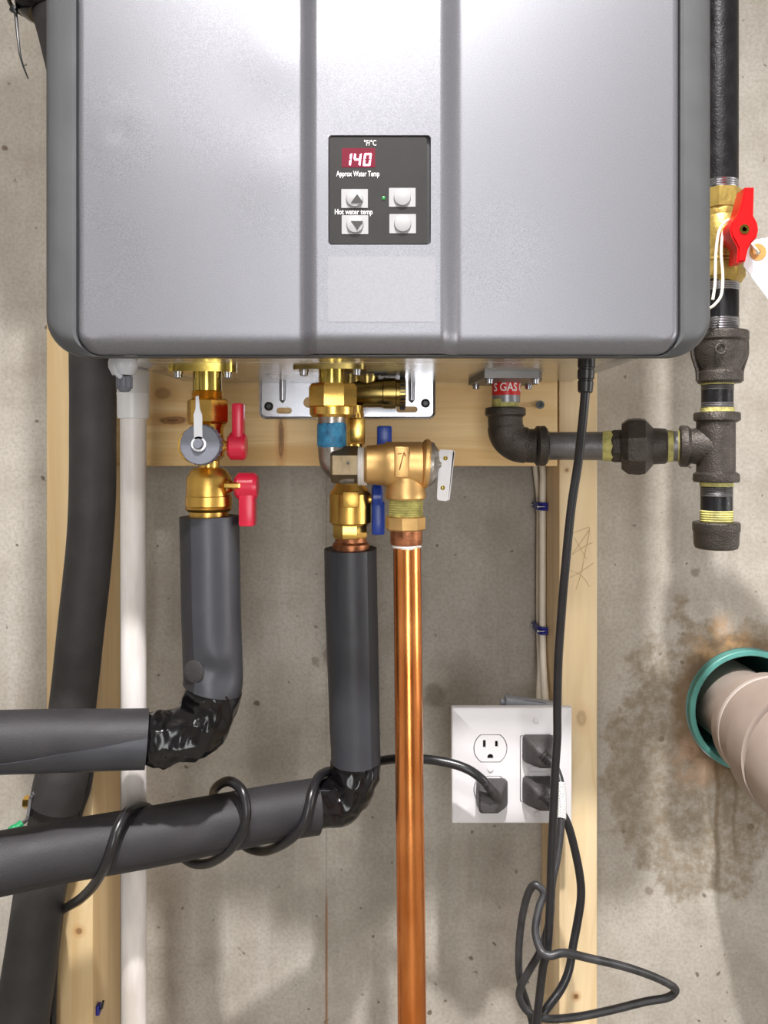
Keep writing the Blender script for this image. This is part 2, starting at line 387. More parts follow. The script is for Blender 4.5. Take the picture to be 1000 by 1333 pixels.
struct(obj('wall_right', box2(B(), (RX, RY, 0), (RX+.1, WALL+.1, RZ)), M['room']))
struct(obj('wall_front', box2(B(), (-RX, RY-.1, 0), (RX, RY, RZ)), M['room']))
# ------------------------------------------------------------------ studs and board
SD = .811                                      # depth of the studs' front faces
def stud(x0, x1, label, m, z0=0., z1=RZ):
    bm = box2(B(), (x0, SD, z0+.001), (x1, WALL-.001, z1-.001), .0018, 2)
    return tag(obj('wall_stud', bm, m), label, 'stud')
def zl(y, D=SD, base=.001): return P(0, y, D).z-base
lx0, lx1 = P(60, 0, SD).x, P(121, 0, SD).x; rx0, rx1 = P(728, 0, SD).x, P(778, 0, SD).x
lc, rc = (lx0+lx1)/2, (rx0+rx1)/2
stud(lx0, lx1, 'pale pine stud behind the black hose and the white plastic pipe', wood('pine_left', 'z', (228, 202, 158), (212, 178, 126), [(P(103, 0, SD).x-lc, zl(1212), .004, .004, .7)], 1.3))
stud(rx0, rx1, 'pale pine stud beside the outlet, with pencil scribbles and a knot', wood('pine_right', 'z', (230, 207, 168), (216, 186, 140),
     [(P(738, 0, SD).x-rc, zl(612), .002, .002, .8), (P(750, 0, SD).x-rc, zl(1297), .003, .0032, 1.), (P(757, 0, SD).x-rc, zl(935), .006, .010, .35)], 4.1))
bz0, bz1 = P(0, 607, SD).z, P(0, 425, SD).z
bm = box2(B(), (lx1+.001, SD, bz0), (rx0-.0012, SD+.038, bz1), .0018, 2)
bc = (lx1+rx0)/2
tag(obj('mounting_board', bm, wood('pine_board', 'x', (230, 200, 146), (206, 164, 104),
    [(P(225, 0, SD).x-bc, P(0, 547, SD).z-bz0, .016, .0045, 1.), (P(213, 0, SD).x-bc, P(0, 512, SD).z-bz0, .010, .007, .5), (P(366, 0, SD).x-bc, P(0, 570, SD).z-bz0, .0035, .024, .9), (P(690, 0, SD).x-bc, P(0, 527, SD).z-bz0, .012, .003, .3)], 2.2)),
    'horizontal knotty pine board behind the valves, under the grey heater', 'board')
def wood_screw(c, label):
    bm = B(); rev(bm, Vector(c)+Vector((0, .0106, 0)), (0, -1, 0), [(0, .0015), (.010, .0016), (.0118, .0042), (.0128, .0042), (.0128, .0022), (.0118, .0014)], 20)
    box(bm, Vector(c)+Vector((0, -.0011, 0)), (.005, .0006, .001)); box(bm, Vector(c)+Vector((0, -.0011, 0)), (.001, .0006, .005))
    return tag(obj('wood_screw', bm, M['screw']), label, 'screw')
wood_screw(P(703, 527, SD), 'small dark screw sunk in the right end of the pine board')
# ------------------------------------------------------------------ water heater
HX = P(492.5, 0, .56).x
wh = thing('water_heater', (HX, .70, P(0, 462, .565).z), 'silver-grey wall-hung tankless water heater with a red 140 display', 'water heater')
zb = P(0, 462, .566).z; zt = zb+.66
CW = .2122; DF = .560; DR = .5485
xl0, xl1, xr0, xr1 = P(390, 0, DF).x, P(413, 0, DR).x, P(573, 0, DR).x, P(600, 0, DF).x
pw = (P(428, 0, DR).x, P(560.5, 0, DR).x, P(0, 318, DR).z, P(0, 176.5, DR).z)
def sm(t): t = max(0, min(1, t)); return t*t*(3-2*t)
def cover_depth(x, z):
    k = 0
    if xl0 < x < xr1:
        k = sm((x-xl0)/(xl1-xl0)) if x < xl1 else (1-sm((x-xr0)/(xr1-xr0)) if x > xr0 else 1)
    d = DF-(DF-DR)*k
    # shallow dents in the sheet metal
    for (ux, uy, r, a) in ((158, 172, .007, .0005), (150, 170, .03, -.0006), (375, 70, .03, -.0010), (370, 235, .03, -.0009), (330, 110, .05, .0008), (395, 30, .02, .0008), (120, 330, .03, .0006), (640, 330, .03, .0005)):
        q = P(ux, uy, DF); d += a*math.exp(-((x-q.x)**2+(z-q.z)**2)/(r*r))
    if pw[0] < x < pw[1] and pw[2] < z < pw[3]:
        r = .003; ex = min(x-pw[0], pw[1]-x); ez = min(z-pw[2], pw[3]-z)
        if not (ex < r and ez < r and (r-ex)**2+(r-ez)**2 > r*r): d += .0045
    return d
def lines(a, b, fine, step):
    s = set(); n = int((b-a)/step)
    for i in range(n+1): s.add(round(a+(b-a)*i/n, 5))
    for f in fine: s.add(round(f, 5))
    return sorted(s)
fx = [HX-CW+.0008*i for i in range(18)]+[HX+CW-.0008*i for i in range(18)]
for a, b in ((xl0, xl1), (xr0, xr1)): fx += [a+(b-a)*i/10 for i in range(-2, 13)]
for e in (pw[0], pw[1]): fx += [e-.0003, e+.0003, e-.001, e+.001, e+.002 if e == pw[0] else e-.002]
fz = [zb+.0008*i for i in range(26)]+[zt-.002*i for i in range(8)]
for e in (pw[2], pw[3]): fz += [e-.0003, e+.0003, e-.001, e+.001]
X = lines(HX-CW, HX+CW, fx, .006); Z = lines(zb, zt, fz, .006)
bm = B(); CR = .016; ER = .016
grid = []
for z in Z:
    row = []
    for x in X:
        xx, zz = x, z
        qx = abs(x-HX)-(CW-CR); qz = (zb+CR-z) if z < (zb+zt)/2 else (z-(zt-CR))
        if qx > 0 and qz > 0:
            L = math.hypot(qx, qz); e = CR-L
            if L > CR:
                s = 1 if x > HX else -1; sz = -1 if z < (zb+zt)/2 else 1
                xx = HX+s*(CW-CR+qx/L*CR); zz = (zb+CR if sz < 0 else zt-CR)+sz*qz/L*CR; e = 0
        else: e = min(CW-abs(x-HX), z-zb, zt-z)
        t = 1 if min(zz-zb, zt-zz) < CW-abs(xx-HX) else 0
        if qx > 0 and qz > 0: t = sm(math.atan2(qz, qx)/(PI/2))
        er = .006+(ER-.006)*t; dp_ = .005+.005*t
        d = cover_depth(xx, zz)
        if e < er: d += dp_*(1-max(0, e)/er)**2.3
        row.append(bm.verts.new((xx, d, zz)))
    grid.append(row)
for j in range(len(Z)-1):
    for i in range(len(X)-1): bm.faces.new((grid[j][i], grid[j][i+1], grid[j+1][i+1], grid[j+1][i]))
bmesh.ops.dissolve_degenerate(bm, dist=1e-6, edges=bm.edges[:])
obj('front_cover', bm, M['silver'], wh, ang=40)
# side casing: rings (half width, bottom z offset, corner radius, depth at sides, depth along top and bottom)
bm = B(); rings = []
for hw, zo, cr, ds, db in ((.2130, -.0004, .0168, .5685, .5715), (.2130, -.0004, .0168, .5630, .5705), (.2150, -.0005, .018, .5612, .5690), (.2245, -.0007, .022, .5620, .5690),
                           (.2320, -.0009, .026, .5650, .5700), (.2370, -.0010, .029, .5705, .5720), (.2385, -.0010, .030, .5760, .5750), (.2385, -.0010, .030, .5860, .5800), (.2300, .0002, .024, .5890, .5830), (.1930, .0010, .01, .5890, .5830)):
    ring = []; n = 10; z0, z1 = zb+zo, zt-zo
    for cx_, cz_, a in ((hw-cr, z1-cr, 0), (-hw+cr, z1-cr, PI/2), (-hw+cr, z0+cr, PI), (hw-cr, z0+cr, 1.5*PI)):
        for k in range(n+1):
            an = a+PI/2*k/n; t = sm(abs(math.sin(an))**2)
            ring.append(bm.verts.new((HX+cx_+cr*math.cos(an), ds+(db-ds)*t, cz_+cr*math.sin(an))))
    rings.append(ring)
for a, b in zip(rings, rings[1:]):
    for k in range(len(a)): bm.faces.new((a[k], a[(k+1) % len(a)], b[(k+1) % len(a)], b[k]))
obj('side_casing', bm, M['casing'], wh)
BH = .199; HB = SD-.003
obj('seam_strip', box2(B(), (HX-.2110, .5785, zb+.0035), (HX+.2110, .5815, zt-.0035)), M['seam'], wh)
bm = box2(B(), (HX-BH, .583, zb+.0012), (HX+BH, HB, zt-.002), .003)
obj('back_body', bm, M['bottom'], wh)
for n_, x0, x1, d0, d1 in (('bottom_plate', -.1765, .1765, .584, .6155), ('bottom_plate', -.1765, .1765, .6170, HB-.001)):
    obj(n_, box2(B(), (HX+x0, d0, zb+.0002), (HX+x1, d1, zb+.003), .0004, 1), M['bottom'], wh)
bm = B()
for x in (-.1773, .1773): box2(bm, (HX+x-.0009, .59, zb+.0009), (HX+x+.0009, HB-.001, zb+.002))
box2(bm, (HX-.1765, .6155, zb+.0009), (HX+.1765, .6170, zb+.002))
obj('plate_seam', bm, M['seam'], wh)
# control panel in its pocket
cpl = prism(B(), rrect(pw[0]+.0003, P(556, 0, DR).x, pw[2]+.0004, pw[3]-.0004, .0022, DR+.0025), (0, -.0016, 0))
cpo = obj('control_panel', cpl, M['panel'], wh, 'dark grey control panel with red digits and four buttons')
obj('panel_pocket', box2(B(), (pw[0]+.0005, DR+.0030, pw[2]+.0005), (pw[1]-.0003, DR+.0040, pw[3]-.0005)), M['pocket'], wh)
PF = DR+.0009
def pp(x, y, d=PF): return P(x, y, d)
def prect(bm, x0, x1, y0, y1, d0, th, r=.0004):
    a, b = pp(x0, y1, d0), pp(x1, y0, d0); prism(bm, rrect(a.x, b.x, a.z, b.z, r, d0, 3), (0, -th, 0)); return bm
obj('display', prect(B(), 445, 488.5, 193, 218, PF+.0003, .0005), M['window'], cpo, 'red lit display window')
def seg_digit(bm, ch, x0, y0, wd, ht):
    on = {'1': 'bc', '4': 'fgbc', '0': 'abcdef'}[ch]; t = 2.4; sl = .12
    def quad(pts):
        prism(bm, [pp(x0+x+(ht-y)*sl, y0+y, PF-.0002) for x, y in pts], (0, -.0003, 0))
    h = ht/2
    sh = {'a': [(.6, 0), (wd-.6, 0), (wd-t, t), (t, t)], 'd': [(t, ht-t), (wd-t, ht-t), (wd-.6, ht), (.6, ht)], 'g': [(1.2, h-t/2), (wd-1.2, h-t/2), (wd-1.2, h+t/2), (1.2, h+t/2)],
          'b': [(wd-t, t*.6), (wd, .5), (wd, h-.4), (wd-t, h-t*.4)], 'c': [(wd-t, h+t*.4), (wd, h+.4), (wd, ht-.5), (wd-t, ht-t*.6)],
          'f': [(0, .5), (t, t*.6), (t, h-t*.4), (0, h-.4)], 'e': [(0, h+.4), (t, h+t*.4), (t, ht-t*.6), (0, ht-.5)]}
    for s in on: quad(sh[s])
    return bm
for ch, x0 in (('1', 447), ('4', 459.5), ('0', 472.5)): obj('display_digit', seg_digit(B(), ch, x0, 199.5, 9.6, 16.5), M['digit'], cpo)
for (x0, x1, y0, y1, ar) in ((444.5, 479, 246.5, 271, 1), (445, 479.5, 280.5, 305, -1), (506.5, 541, 245, 269.5, 0), (507, 541.5, 279, 304, 0)):
    b_ = obj('push_button', prect(B(), x0, x1, y0, y1, PF+.0003, .0007), M['button'], cpo, 'up arrow button' if ar == 1 else 'down arrow button' if ar == -1 else 'plain round button')
    c = pp((x0+x1)/2, (y0+y1)/2); R_ = S(11.3, PF)
    obj('button_dome', rev(B(), c, (0, -1, 0), [(0, R_), (.0007, R_), (.0018, R_*.93), (.0023, R_*.6), (.0025, .0001)], 28), M['button'], b_)
    if ar:
        ym = (y0+y1)/2
        obj('arrow_print', prism(B(), [pp(457, ym+5*ar+.001, PF-.0025), pp(473, ym+5*ar, PF-.0025), pp(465+(ar < 0)*0., ym-6*ar, PF-.0025)] if True else [], (0, -.0002, 0)), M['arrow'], b_)
obj('indicator_light', rev(B(), pp(499.5, 258), (0, -1, 0), [(0, .0013), (.0006, .0012), (.001, .0004)], 14), M['led'], cpo, 'small green indicator light')
text('panel_lettering', '°F/°C', pp(482, 186.5, PF-.0001), S(10, PF), M['print'], cpo, width=S(16, PF), bold=.00003)
text('panel_lettering', 'Approx Water Temp', pp(466, 226.5, PF-.0001), S(10, PF), M['print'], cpo, width=S(56, PF), bold=.00003)
text('panel_lettering', 'Hot water temp', pp(460.5, 276, PF-.0001), S(10, PF), M['print'], cpo, width=S(49, PF), bold=.00003)
a, b = P(427, 419, DR), P(567, 334, DR)
obj('blank_label', prism(B(), rrect(a.x, b.x, a.z, b.z, .001, DR+.0001), (0, -.0003, 0)), M['sticker'], wh, 'blank silver sticker below the control panel')
# connections underneath
def flange(cx, D, hw, hd, th, m, name, lab, rot=0.):
    z1 = zb+.0004; c = P(cx, 0, D)
    bm = B(); pts = []
    for k in range(32):
        a = 2*PI*k/32; e = lambda v: math.copysign(abs(v)**.55, v)
        x, y = hw*e(math.cos(a)), hd*e(math.sin(a))
        pts.append((c.x+x*math.cos(rot)-y*math.sin(rot), D+x*math.sin(rot)+y*math.cos(rot), z1))
    prism(bm, pts, (0, 0, -th)); f = obj(name, bm, m, wh, lab)
    for sx in (-1, 1):
        q = (c.x+sx*hw*.72*math.cos(rot), D+sx*hw*.72*math.sin(rot), z1-th)
        obj('screw', rev(B(), q, (0, 0, -1), [(0, .004), (.001, .004), (.001, .0034), (.004, .0033), (.0046, .002)], 18), M['steel'], f)
    return f
hotf = flange(264, .652, .0275, .015, .005, M['zinc'], 'water_flange', 'yellow zinc flange over the hot valve', .06)
HD = .655
obj('outlet_neck', vl(B(), 270, HD, [(474, 18.5), (509, 18.5)], 28), M['zinc'], hotf)
cff = flange(430, .652, .030, .014, .003, M['darkbrass'], 'water_flange', 'dark brass flange over the union nut', -.05)
obj('outlet_neck', vl(B(), 432, .655, [(470, 17), (503, 17)], 28), M['zinc'], cff)
# inlet filter housing pointing right
bm = B(); hl(bm, 512, .74, [(446, 14), (455, 18), (498, 18.5), (499, 20), (515, 20), (516, 18), (520, 18), (520.5, 21), (527, 21), (528, 19)], 36)
flt = obj('inlet_filter', bm, M['darkbrass'], wh, 'dark brass filter plug housing pointing right')
bm = B()
for k in range(28):
    a = 2*PI*k/28; c = P(524, 512, .74); r = S(21.2, .74)
    box(bm, c+Vector((0, math.cos(a)*r, math.sin(a)*r)), (.0045, .0012, .0012), Matrix.Rotation(-a, 3, 'X'))
obj('knurled_rim', bm, M['black'], flt)
bm = vl(B(), 478, .74, [(484, 15), (490, 15), (500, 13)], 24); vl(bm, 456, .742, [(482, 16), (512, 16), (530, 15)], 24)
obj('inlet_body', bm, M['darkbrass'], wh)
bm = B(); hl(bm, 484, .70, [(452, 2), (487, 2), (487, 5), (495, 5), (495, 6), (504, 5)], 16)
obj('drain_screw', bm, M['black'], wh)
# drain plug at the left
bm = vl(B(), 160, .607, [(467, 17), (472, 18.5), (479, 18), (487, 14), (488.5, 13.5)], 30)
dp = obj('drain_plug', bm, M['greyfit'], wh, 'pale grey drain plug at the left underneath')
obj('plug_shield', sweep(B(), px([(149, 468, .60), (148.5, 476, .598), (152, 486, .598), (158, 491, .6)], 5), S(3.2, .6), 10), M['greyfit'], dp)
obj('plug_slot', vl(B(), 160, .607, [(487.5, 11), (490.5, 11)], 20), M['seam'], dp)
bm = vl(B(), 162, .607, [(490, 9.5), (502, 9.8), (508, 8), (510, 6)], 24)
for k in range(12):
    a = 2*PI*k/12; c = P(162, 498, .607); r = S(9.6, .607)
    box(bm, c+Vector((math.cos(a)*r, math.sin(a)*r, 0)), (.0012, .0012, .009), Matrix.Rotation(a, 3, 'Z'), .0003, 1)
obj('knurled_knob', bm, M['capgrey'], dp, 'dark grey knurled knob')
obj('drain_spigot', vl(B(), 177, .690, [(478, 15), (486, 15)], 24), M['greyfit'], wh)
# gas inlet
def at(x, D, z): q = P(x, 0, D); return Vector((q.x, D, z))
zf = zb+.0004
gf = obj('gas_flange', prism(B(), [at(x, D, zf) for x, D in ((631, .688), (702, .688), (706, .696), (706, .716), (692, .775), (620, .778), (610, .768))], (0, 0, -.006)), M['flangegrey'], wh, 'grey gas inlet flange with a red label')
for x, D in ((637, .700), (697, .702), (620, .764), (688, .764)):
    obj('screw', rev(B(), at(x, D, zf-.006), (0, 0, -1), [(0, .004), (.001, .004), (.001, .0034), (.004, .0033), (.0046, .002)], 18), M['steel'], gf)
GD = .745
obj('gas_neck', vl(B(), 659, GD, [(486, 18), (524, 18)], 28), M['greyneck'], gf)
obj('gas_label', vl(B(), 659, GD, [(496, 18.4), (515, 18.4)], 32, cap=False), M['redlabel'], gf, 'red label reading GAS')
def wrap_text(s, cx, cy, D, R_, height, m, parent, a_off=0., width=None):
    o = text('label_lettering', s, (0, 0, 0), height, m, parent, depth=.00015, rot=(0, 0, 0), width=width, bold=.0001)
    c = P(cx, cy, D); o0 = ORI[parent.name]
    for v in o.data.vertices:
        p = v.co+o0; a = p.x/R_+a_off; r = R_+.0002+p.z
        v.co = Vector((c.x+math.sin(a)*r, c.y-math.cos(a)*r, c.z+p.y))-o0
    return o
wrap_text('S GAS G', 659, 505.5, GD, S(18.4, GD), S(15, GD), M['print'], gf, .12, S(45, GD))
# ------------------------------------------------------------------ mounting bracket
BD = SD-.0022
a, b = P(338, 545, BD), P(566.5, 440, BD)
hls = [circ(P(350, 529, BD), S(6, BD)), circ(P(554, 525, BD), S(6, BD)), slot(P(370, 534.5, BD), S(10, BD), S(4, BD)), slot(P(530, 533, BD), S(14, BD), S(4, BD)), circ(P(402, 524, BD), S(7, BD))]
mb = thing('mounting_bracket', P(452, 545, BD), 'bright steel mounting bracket screwed to the pine board', 'bracket')
bm = holed(B(), rrect(a.x, b.x, a.z, b.z, .006, BD), hls, .0015)
obj('bracket_plate', bm, M['steel'], mb)
rim = rrect(a.x+.0008, b.x-.0008, a.z+.0008, b.z-.0008, .006, BD-.0005)
obj('folded_rim', sweep(B(), rim+[rim[0]], .0013, 8, cap=False), M['steel'], mb)
for x in (368, 536): obj('pressed_rib', sweep(B(), [P(x, 445, BD-.0005), P(x, 500, BD-.001), P(x, 521, BD-.001), P(x, 524, BD)], [.0035, .0035, .0032, .001], 14), M['steel'], mb)
for x, y in ((350, 529), (554, 525)):
    obj('screw', rev(B(), P(x, y, BD+.0012), (0, -1, 0), [(0, .0044), (.001, .0044), (.0018, .003), (.0008, .0025)], 18), M['black'], mb)
# ------------------------------------------------------------------ hot isolation valve
def lever(bm, c, rx, ztop, zbot, hub, th, wt=.0105):
    """T-lever standing off to the right of a valve: hub along x at c, blade in the y-z plane"""
    rev(bm, Vector(c)-Vector((rx*.5, 0, 0)), (1, 0, 0), [(0, hub*.75), (rx*.15, hub), (rx*.85, hub), (rx, hub*.8)], 26)
    for z in (ztop, zbot):
        if z:
            s = 1 if z > 0 else -1
            box(bm, Vector(c)+Vector((.001, 0, s*(abs(z)+hub*.4)/2)), (th, wt, abs(z)-hub*.4), None, .0018, 2)
    return bm
hv = thing('isolation_valve', P(272, 672, HD), 'brass isolation valve with two red levers and a grey hose cap', 'valve')
bm = B()
for i in range(5): vl(bm, 270, HD, [(509+2.3*i, 19), (510.1+2.3*i, 20.6), (511.2+2.3*i, 19)], 28)
obj('pipe_thread', bm, M['brass'], hv)
obj('union_nut', vl(B(), 270, HD, [(519.5, 24), (522, 27.5), (549, 27.5), (552.5, 24.5)], 6, PI/6+.12), M['brass'], hv)
bm = vl(B(), 272, HD, [(552, 22), (558, 19), (566, 19), (570, 20), (594, 20), (600, 14), (611, 13)], 32)
obj('upper_body', bm, M['brass'], hv)
bm = rev(B(), P(266, 580, HD), (0, -1, 0), [(0, .0125), (.018, .0125), (.018, .0138), (.034, .0138), (.036, .0125)], 32)
obj('drain_port', bm, M['brass'], hv)
c = P(260, 579, .603); R_ = S(26.3, .603)
bm = rev(B(), c+Vector((0, .013, 0)), (0, -1, 0), [(0, R_*.97), (.011, R_), (.0125, R_*.985), (.013, R_*.95)], 44)
for k in range(24):
    an = 2*PI*k/24; box(bm, c+Vector((math.cos(an)*R_*.985, .0075, math.sin(an)*R_*.985)), (.0014, .009, .002), Matrix.Rotation(-an, 3, 'Y'), .0003, 1)
hc = obj('hose_cap', bm, M['capgrey'], hv, 'round grey hose cap')
obj('cap_pin', rev(B(), P(258.5, 578, .603), (0, -1, 0), [(0, S(6.4, .6)), (.0028, S(6.4, .6)), (.0034, S(5.4, .6))], 22), M['capgrey'], hc)
bm = holed(B(), circ(P(258.5, 578, .6015), S(9.8, .6)), [circ(P(258.5, 578, .6015), S(7, .6))], .0012)
prism(bm, [P(252.5, 571.5, .6015), P(252, 540, .6015), P(254.5, 532, .6015), P(254.8, 516, .6015), P(258.5, 515, .6015), P(260, 532, .6015), P(263, 540, .6015), P(263.5, 571.5, .6015)][::-1], (0, .0012, 0))
obj('cap_strap', bm, M['strap'], hc, 'translucent white retaining strap')
bm = B()
hl(bm, 580, HD-.008, [(285, 8), (293, 8), (293, 6), (304, 6)], 18)
obj('valve_stem', bm, M['brass'], hv)
bm = B(); c = P(309, 581, HD-.008)
bm = lever(bm, c, .0145, S(55, HD), 0, S(18, HD), .0085, .017)
obj('lever_handle', bm, M['red'], hv, 'red lever pointing up')
bm = vl(B(), 272, HD, [(609, 19), (612, 23), (622, 29), (645, 29), (646, 30), (658, 30.3), (660, 29), (662, 30.5), (664, 29), (666, 25.5), (680, 25.5)], 36)
obj('lower_body', bm, M['brass_rough'], hv)
bm = hl(B(), 633, HD-.006, [(296, 12), (301, 9), (303, 6), (312, 6)], 18); box(bm, P(302, 632, HD-.017), (.013, .004, .0045), None, .0008, 1)
obj('valve_stem', bm, M['brass'], hv)
bm = lever(B(), P(321, 633, HD-.006), .018, 0, -S(51, HD), S(17.5, HD), .0125, .017)
obj('lever_handle', bm, M['red'], hv, 'red lever pointing down')
# ------------------------------------------------------------------ cold isolation valve (behind)
CD = .73
cv = thing('isolation_valve', P(456, 712, CD), 'brass isolation valve with blue levers behind the relief valve', 'valve')
obj('upper_body', vl(B(), 457, CD, [(528, 16), (540, 17), (545, 17), (600, 17), (632, 17)], 28), M['brass'], cv)
bm = box2(B(), P(453.5, 578, CD-.022), P(475.5, 545, CD-.001), .0015)
vl(bm, 464, CD-.012, [(538, 8), (545, 9)], 20)
obj('drain_port', bm, M['brass'], cv)
bm = vl(B(), 456, CD, [(628, 18), (634, 21), (643, 27), (680, 27), (681, 25), (683, 24)], 36)
box2(bm, P(446, 661, CD-.0205), P(468, 639, CD-.012), .0012)
obj('lower_body', bm, M['brass_rough'], cv)
bm = B(); vl(bm, 456, CD, [(680, 22), (683, 23.5), (697, 23.5), (700, 22)], 8, PI/8)
obj('hex_end', bm, M['brass'], cv)
obj('stub_collar', vl(B(), 457, CD, [(698, 20), (705, 21), (708, 24), (716, 24)], 28), M['copper_dull'], cv)
bm = hl(B(), 650, CD-.006, [(480, 6), (490, 6)], 16)
obj('valve_stem', bm, M['brass_rough'], cv)
bm = lever(B(), P(491, 646, CD-.006), .010, 0, -S(49, CD), S(16, CD), .0115, .017)
obj('lever_handle', bm, M['blue'], cv, 'blue lever pointing down')
bm = lever(B(), P(499, 592, CD-.006), .012, S(37, CD), 0, S(13, CD), .0135, .016); box2(bm, P(470, 595, CD-.010), P(496, 588, CD-.002))
obj('lever_handle', bm, M['blue'], cv, 'blue lever pointing up behind the relief valve')
# ------------------------------------------------------------------ union elbow with blue primer
ED = .655
ue = thing('union_elbow', P(433, 632, ED), 'brass union nut above a dull elbow smeared with blue primer', 'pipe fitting')
obj('union_nut', vl(B(), 433, ED, [(500, 30), (505, 33), (529, 33), (531, 31)], 8, .28), M['brass'], ue)
obj('nut_collar', vl(B(), 433.5, ED, [(529.5, 29), (531, 30.5), (540, 30), (543.5, 27)], 36), M['brass'], ue)
pts = px([(432, 540, ED), (432, 560, ED), (432, 584, ED), (436, 599, ED), (447, 607, ED), (462, 608, ED)], 6)
obj('elbow_body', sweep(B(), pts, [S(18, ED)+S(5, ED)*sm((i-12)/12) for i in range(len(pts))], 28), M['nickel'], ue)
bm = vl(B(), 432, ED, [(551, 18.3), (553, 19), (579, 19.2), (582, 18.4)], 32)
for v in bm.verts: v.co.z += nz(v.co, 260)*.0012
obj('primer_band', bm, M['bluepaint'], ue, 'blue primer smear')
bm = hl(B(), 605, ED-.004, [(431, 22), (434, 24.5), (466, 24.5), (469, 22)], 6, PI/6)
hx_ = obj('hex_boss', bm, M['boss'], ue)
obj('punch_mark', rev(B(), P(453, 603, ED-.0255), (0, -1, 0), [(0, .0011), (.0005, .0011)], 10), M['black'], hx_)
# ------------------------------------------------------------------ relief valve and copper discharge pipe
RD = .64
rv = thing('relief_valve', P(528, 650, RD), 'cast bronze pressure relief valve with a flat white test lever', 'valve')
bm = B()
for i in range(5): hl(bm, 607, RD+.008, [(466+2.4*i, 24), (467.2+2.4*i, 25.8), (468.4+2.4*i, 24)], 30)
obj('sealing_tape', bm, M['ptfe'], rv, 'white sealing tape on the thread')
bm = hl(B(), 605, RD, [(474, 22), (478, 25), (486, 25.5), (500, 27.5), (504, 30), (512, 30), (540, 30), (549, 30.5)], 40)
vl(bm, 528, RD, [(612, 24.5), (638, 25.2), (641, 26.5), (648, 26.5), (650, 25)], 40)
obj('valve_body', bm, M['bronze'], rv)
bm = box2(B(), P(513.5, 622, RD-.0205), P(532.5, 581, RD-.012), .0014)
ap = obj('arrow_boss', bm, M['bronze'], rv)
bm = B()
for x0, y0, x1, y1 in ((526, 589, 520, 612), (518, 591, 523, 590.3), (528, 594, 526.2, 589)):
    p, q = P(x0, y0, RD-.0206), P(x1, y1, RD-.0206); sweep(bm, [p, q], .0005, 6)
obj('arrow_mark', bm, M['copper_dull'], ap)
bm = hl(B(), 603.5, RD, [(548, 27), (550, 30), (553, 32), (557, 32), (559, 30)], 44); bmesh.ops.rotate(bm, verts=bm.verts, cent=P(553, 603, RD), matrix=Matrix.Rotation(.07, 3, 'Y'))
obj('bonnet_flange', bm, M['bronze'], rv)
bm = hl(B(), 603.5, RD, [(557, 29), (563, 28.5), (569, 20), (572, 8), (580, 4)], 40); bmesh.ops.rotate(bm, verts=bm.verts, cent=P(553, 603, RD), matrix=Matrix.Rotation(.07, 3, 'Y'))
obj('bonnet_cap', bm, M['nickel'], rv)
pl = [P(573.5, 585, RD-.004), P(590, 586, RD-.004), P(591.5, 590, RD-.004), P(584, 650, RD-.004), P(581, 652.5, RD-.004), P(570, 651, RD-.004), P(569, 647, RD-.004), P(571.5, 588, RD-.004)]
tl = obj('test_lever', prism(B(), pl, (0, .0022, 0)), M['white'], rv, 'flat white test lever')
obj('lever_flange', prism(B(), [P(590, 586, RD-.004), P(592.3, 588, RD-.004), P(585.5, 650, RD-.004), P(583.5, 652, RD-.004)], (0, .012, 0)), M['white'], tl)
for x, y in ((580, 596.5), (576.5, 635)): obj('rivet', rev(B(), P(x, y, RD-.0038), (0, -1, 0), [(0, .0019), (.0008, .0017), (.0013, .0005)], 14), M['zinc'], tl)
cp = thing('copper_pipe', P(535, 1500, .61), 'bright copper discharge pipe dropping from the relief valve', 'pipe')
bm = B()
for i in range(8): vl(bm, 528.5, RD, [(649+3*i, 21.5), (650.5+3*i, 23), (652+3*i, 21.5)], 32)
obj('sealed_thread', bm, M['dope'], cp, 'yellow thread sealant')
obj('hex_adapter', vl(B(), 528, RD, [(671, 23), (673, 26), (688, 26), (690, 24)], 8, .2), M['bronze'], cp)
obj('adapter_socket', vl(B(), 529, RD, [(689, 20.8), (706, 20.8), (709, 20)], 36), M['copper_dull'], cp)
bm = vl(B(), 529.5, RD, [(708, 18.6), (710.5, 19.8), (713, 18.5)], 36)
for v in bm.verts: v.co.z += nz(v.co, 200)*.0012
obj('solder_ring', bm, M['ptfe'], cp, 'white flux ring')
z_floor = .002
p0, p1 = P(530, 708, RD), P(536.5, 1333, .617); d = (p1-p0); p2 = p0+d*((z_floor-p0.z)/d.z)
obj('pipe_length', rev(B(), p0, p2-p0, [(0, .0111), ((p2-p0).length, .0111)], 44), M['copper'], cp)
# ------------------------------------------------------------------ insulated pipes
def sleeve_prof(a0, a1, h=.045, dents=(), wob=.02):
    def f(th, s, p):
        k = 1+wob*nz(p, 14)+.004*nz(p, 60)
        a = (th-a0) % (2*PI)
        if a < (a1-a0): k += h*min(1, a/.06+.0)
        for c, r, amt in dents:
            k -= amt*math.exp(-((p-c).length/r)**2)
        return k
    return f
def tape_prof(scale, amp, seed, L):
    def f(th, s, p):
        q = Vector(p)+Vector((seed, 0, 0)); q = q+Vector((nz(q, 30), nz(q+Vector((5, 0, 0)), 30), nz(q+Vector((9, 0, 0)), 30)))*.012
        n1 = 1-3*abs(noise.noise(q*scale)); n2 = 1-3*abs(noise.noise(q*scale*2+Vector((3, 1, 2))))
        end = min(1, min(s, L-s)/.010); end = max(0, end)
        return (.92+.08*end)-amp*.35+amp*(.7*n1+.3*n2)*end
    return f
def plen(pts): return sum((b-a).length for a, b in zip(pts, pts[1:]))
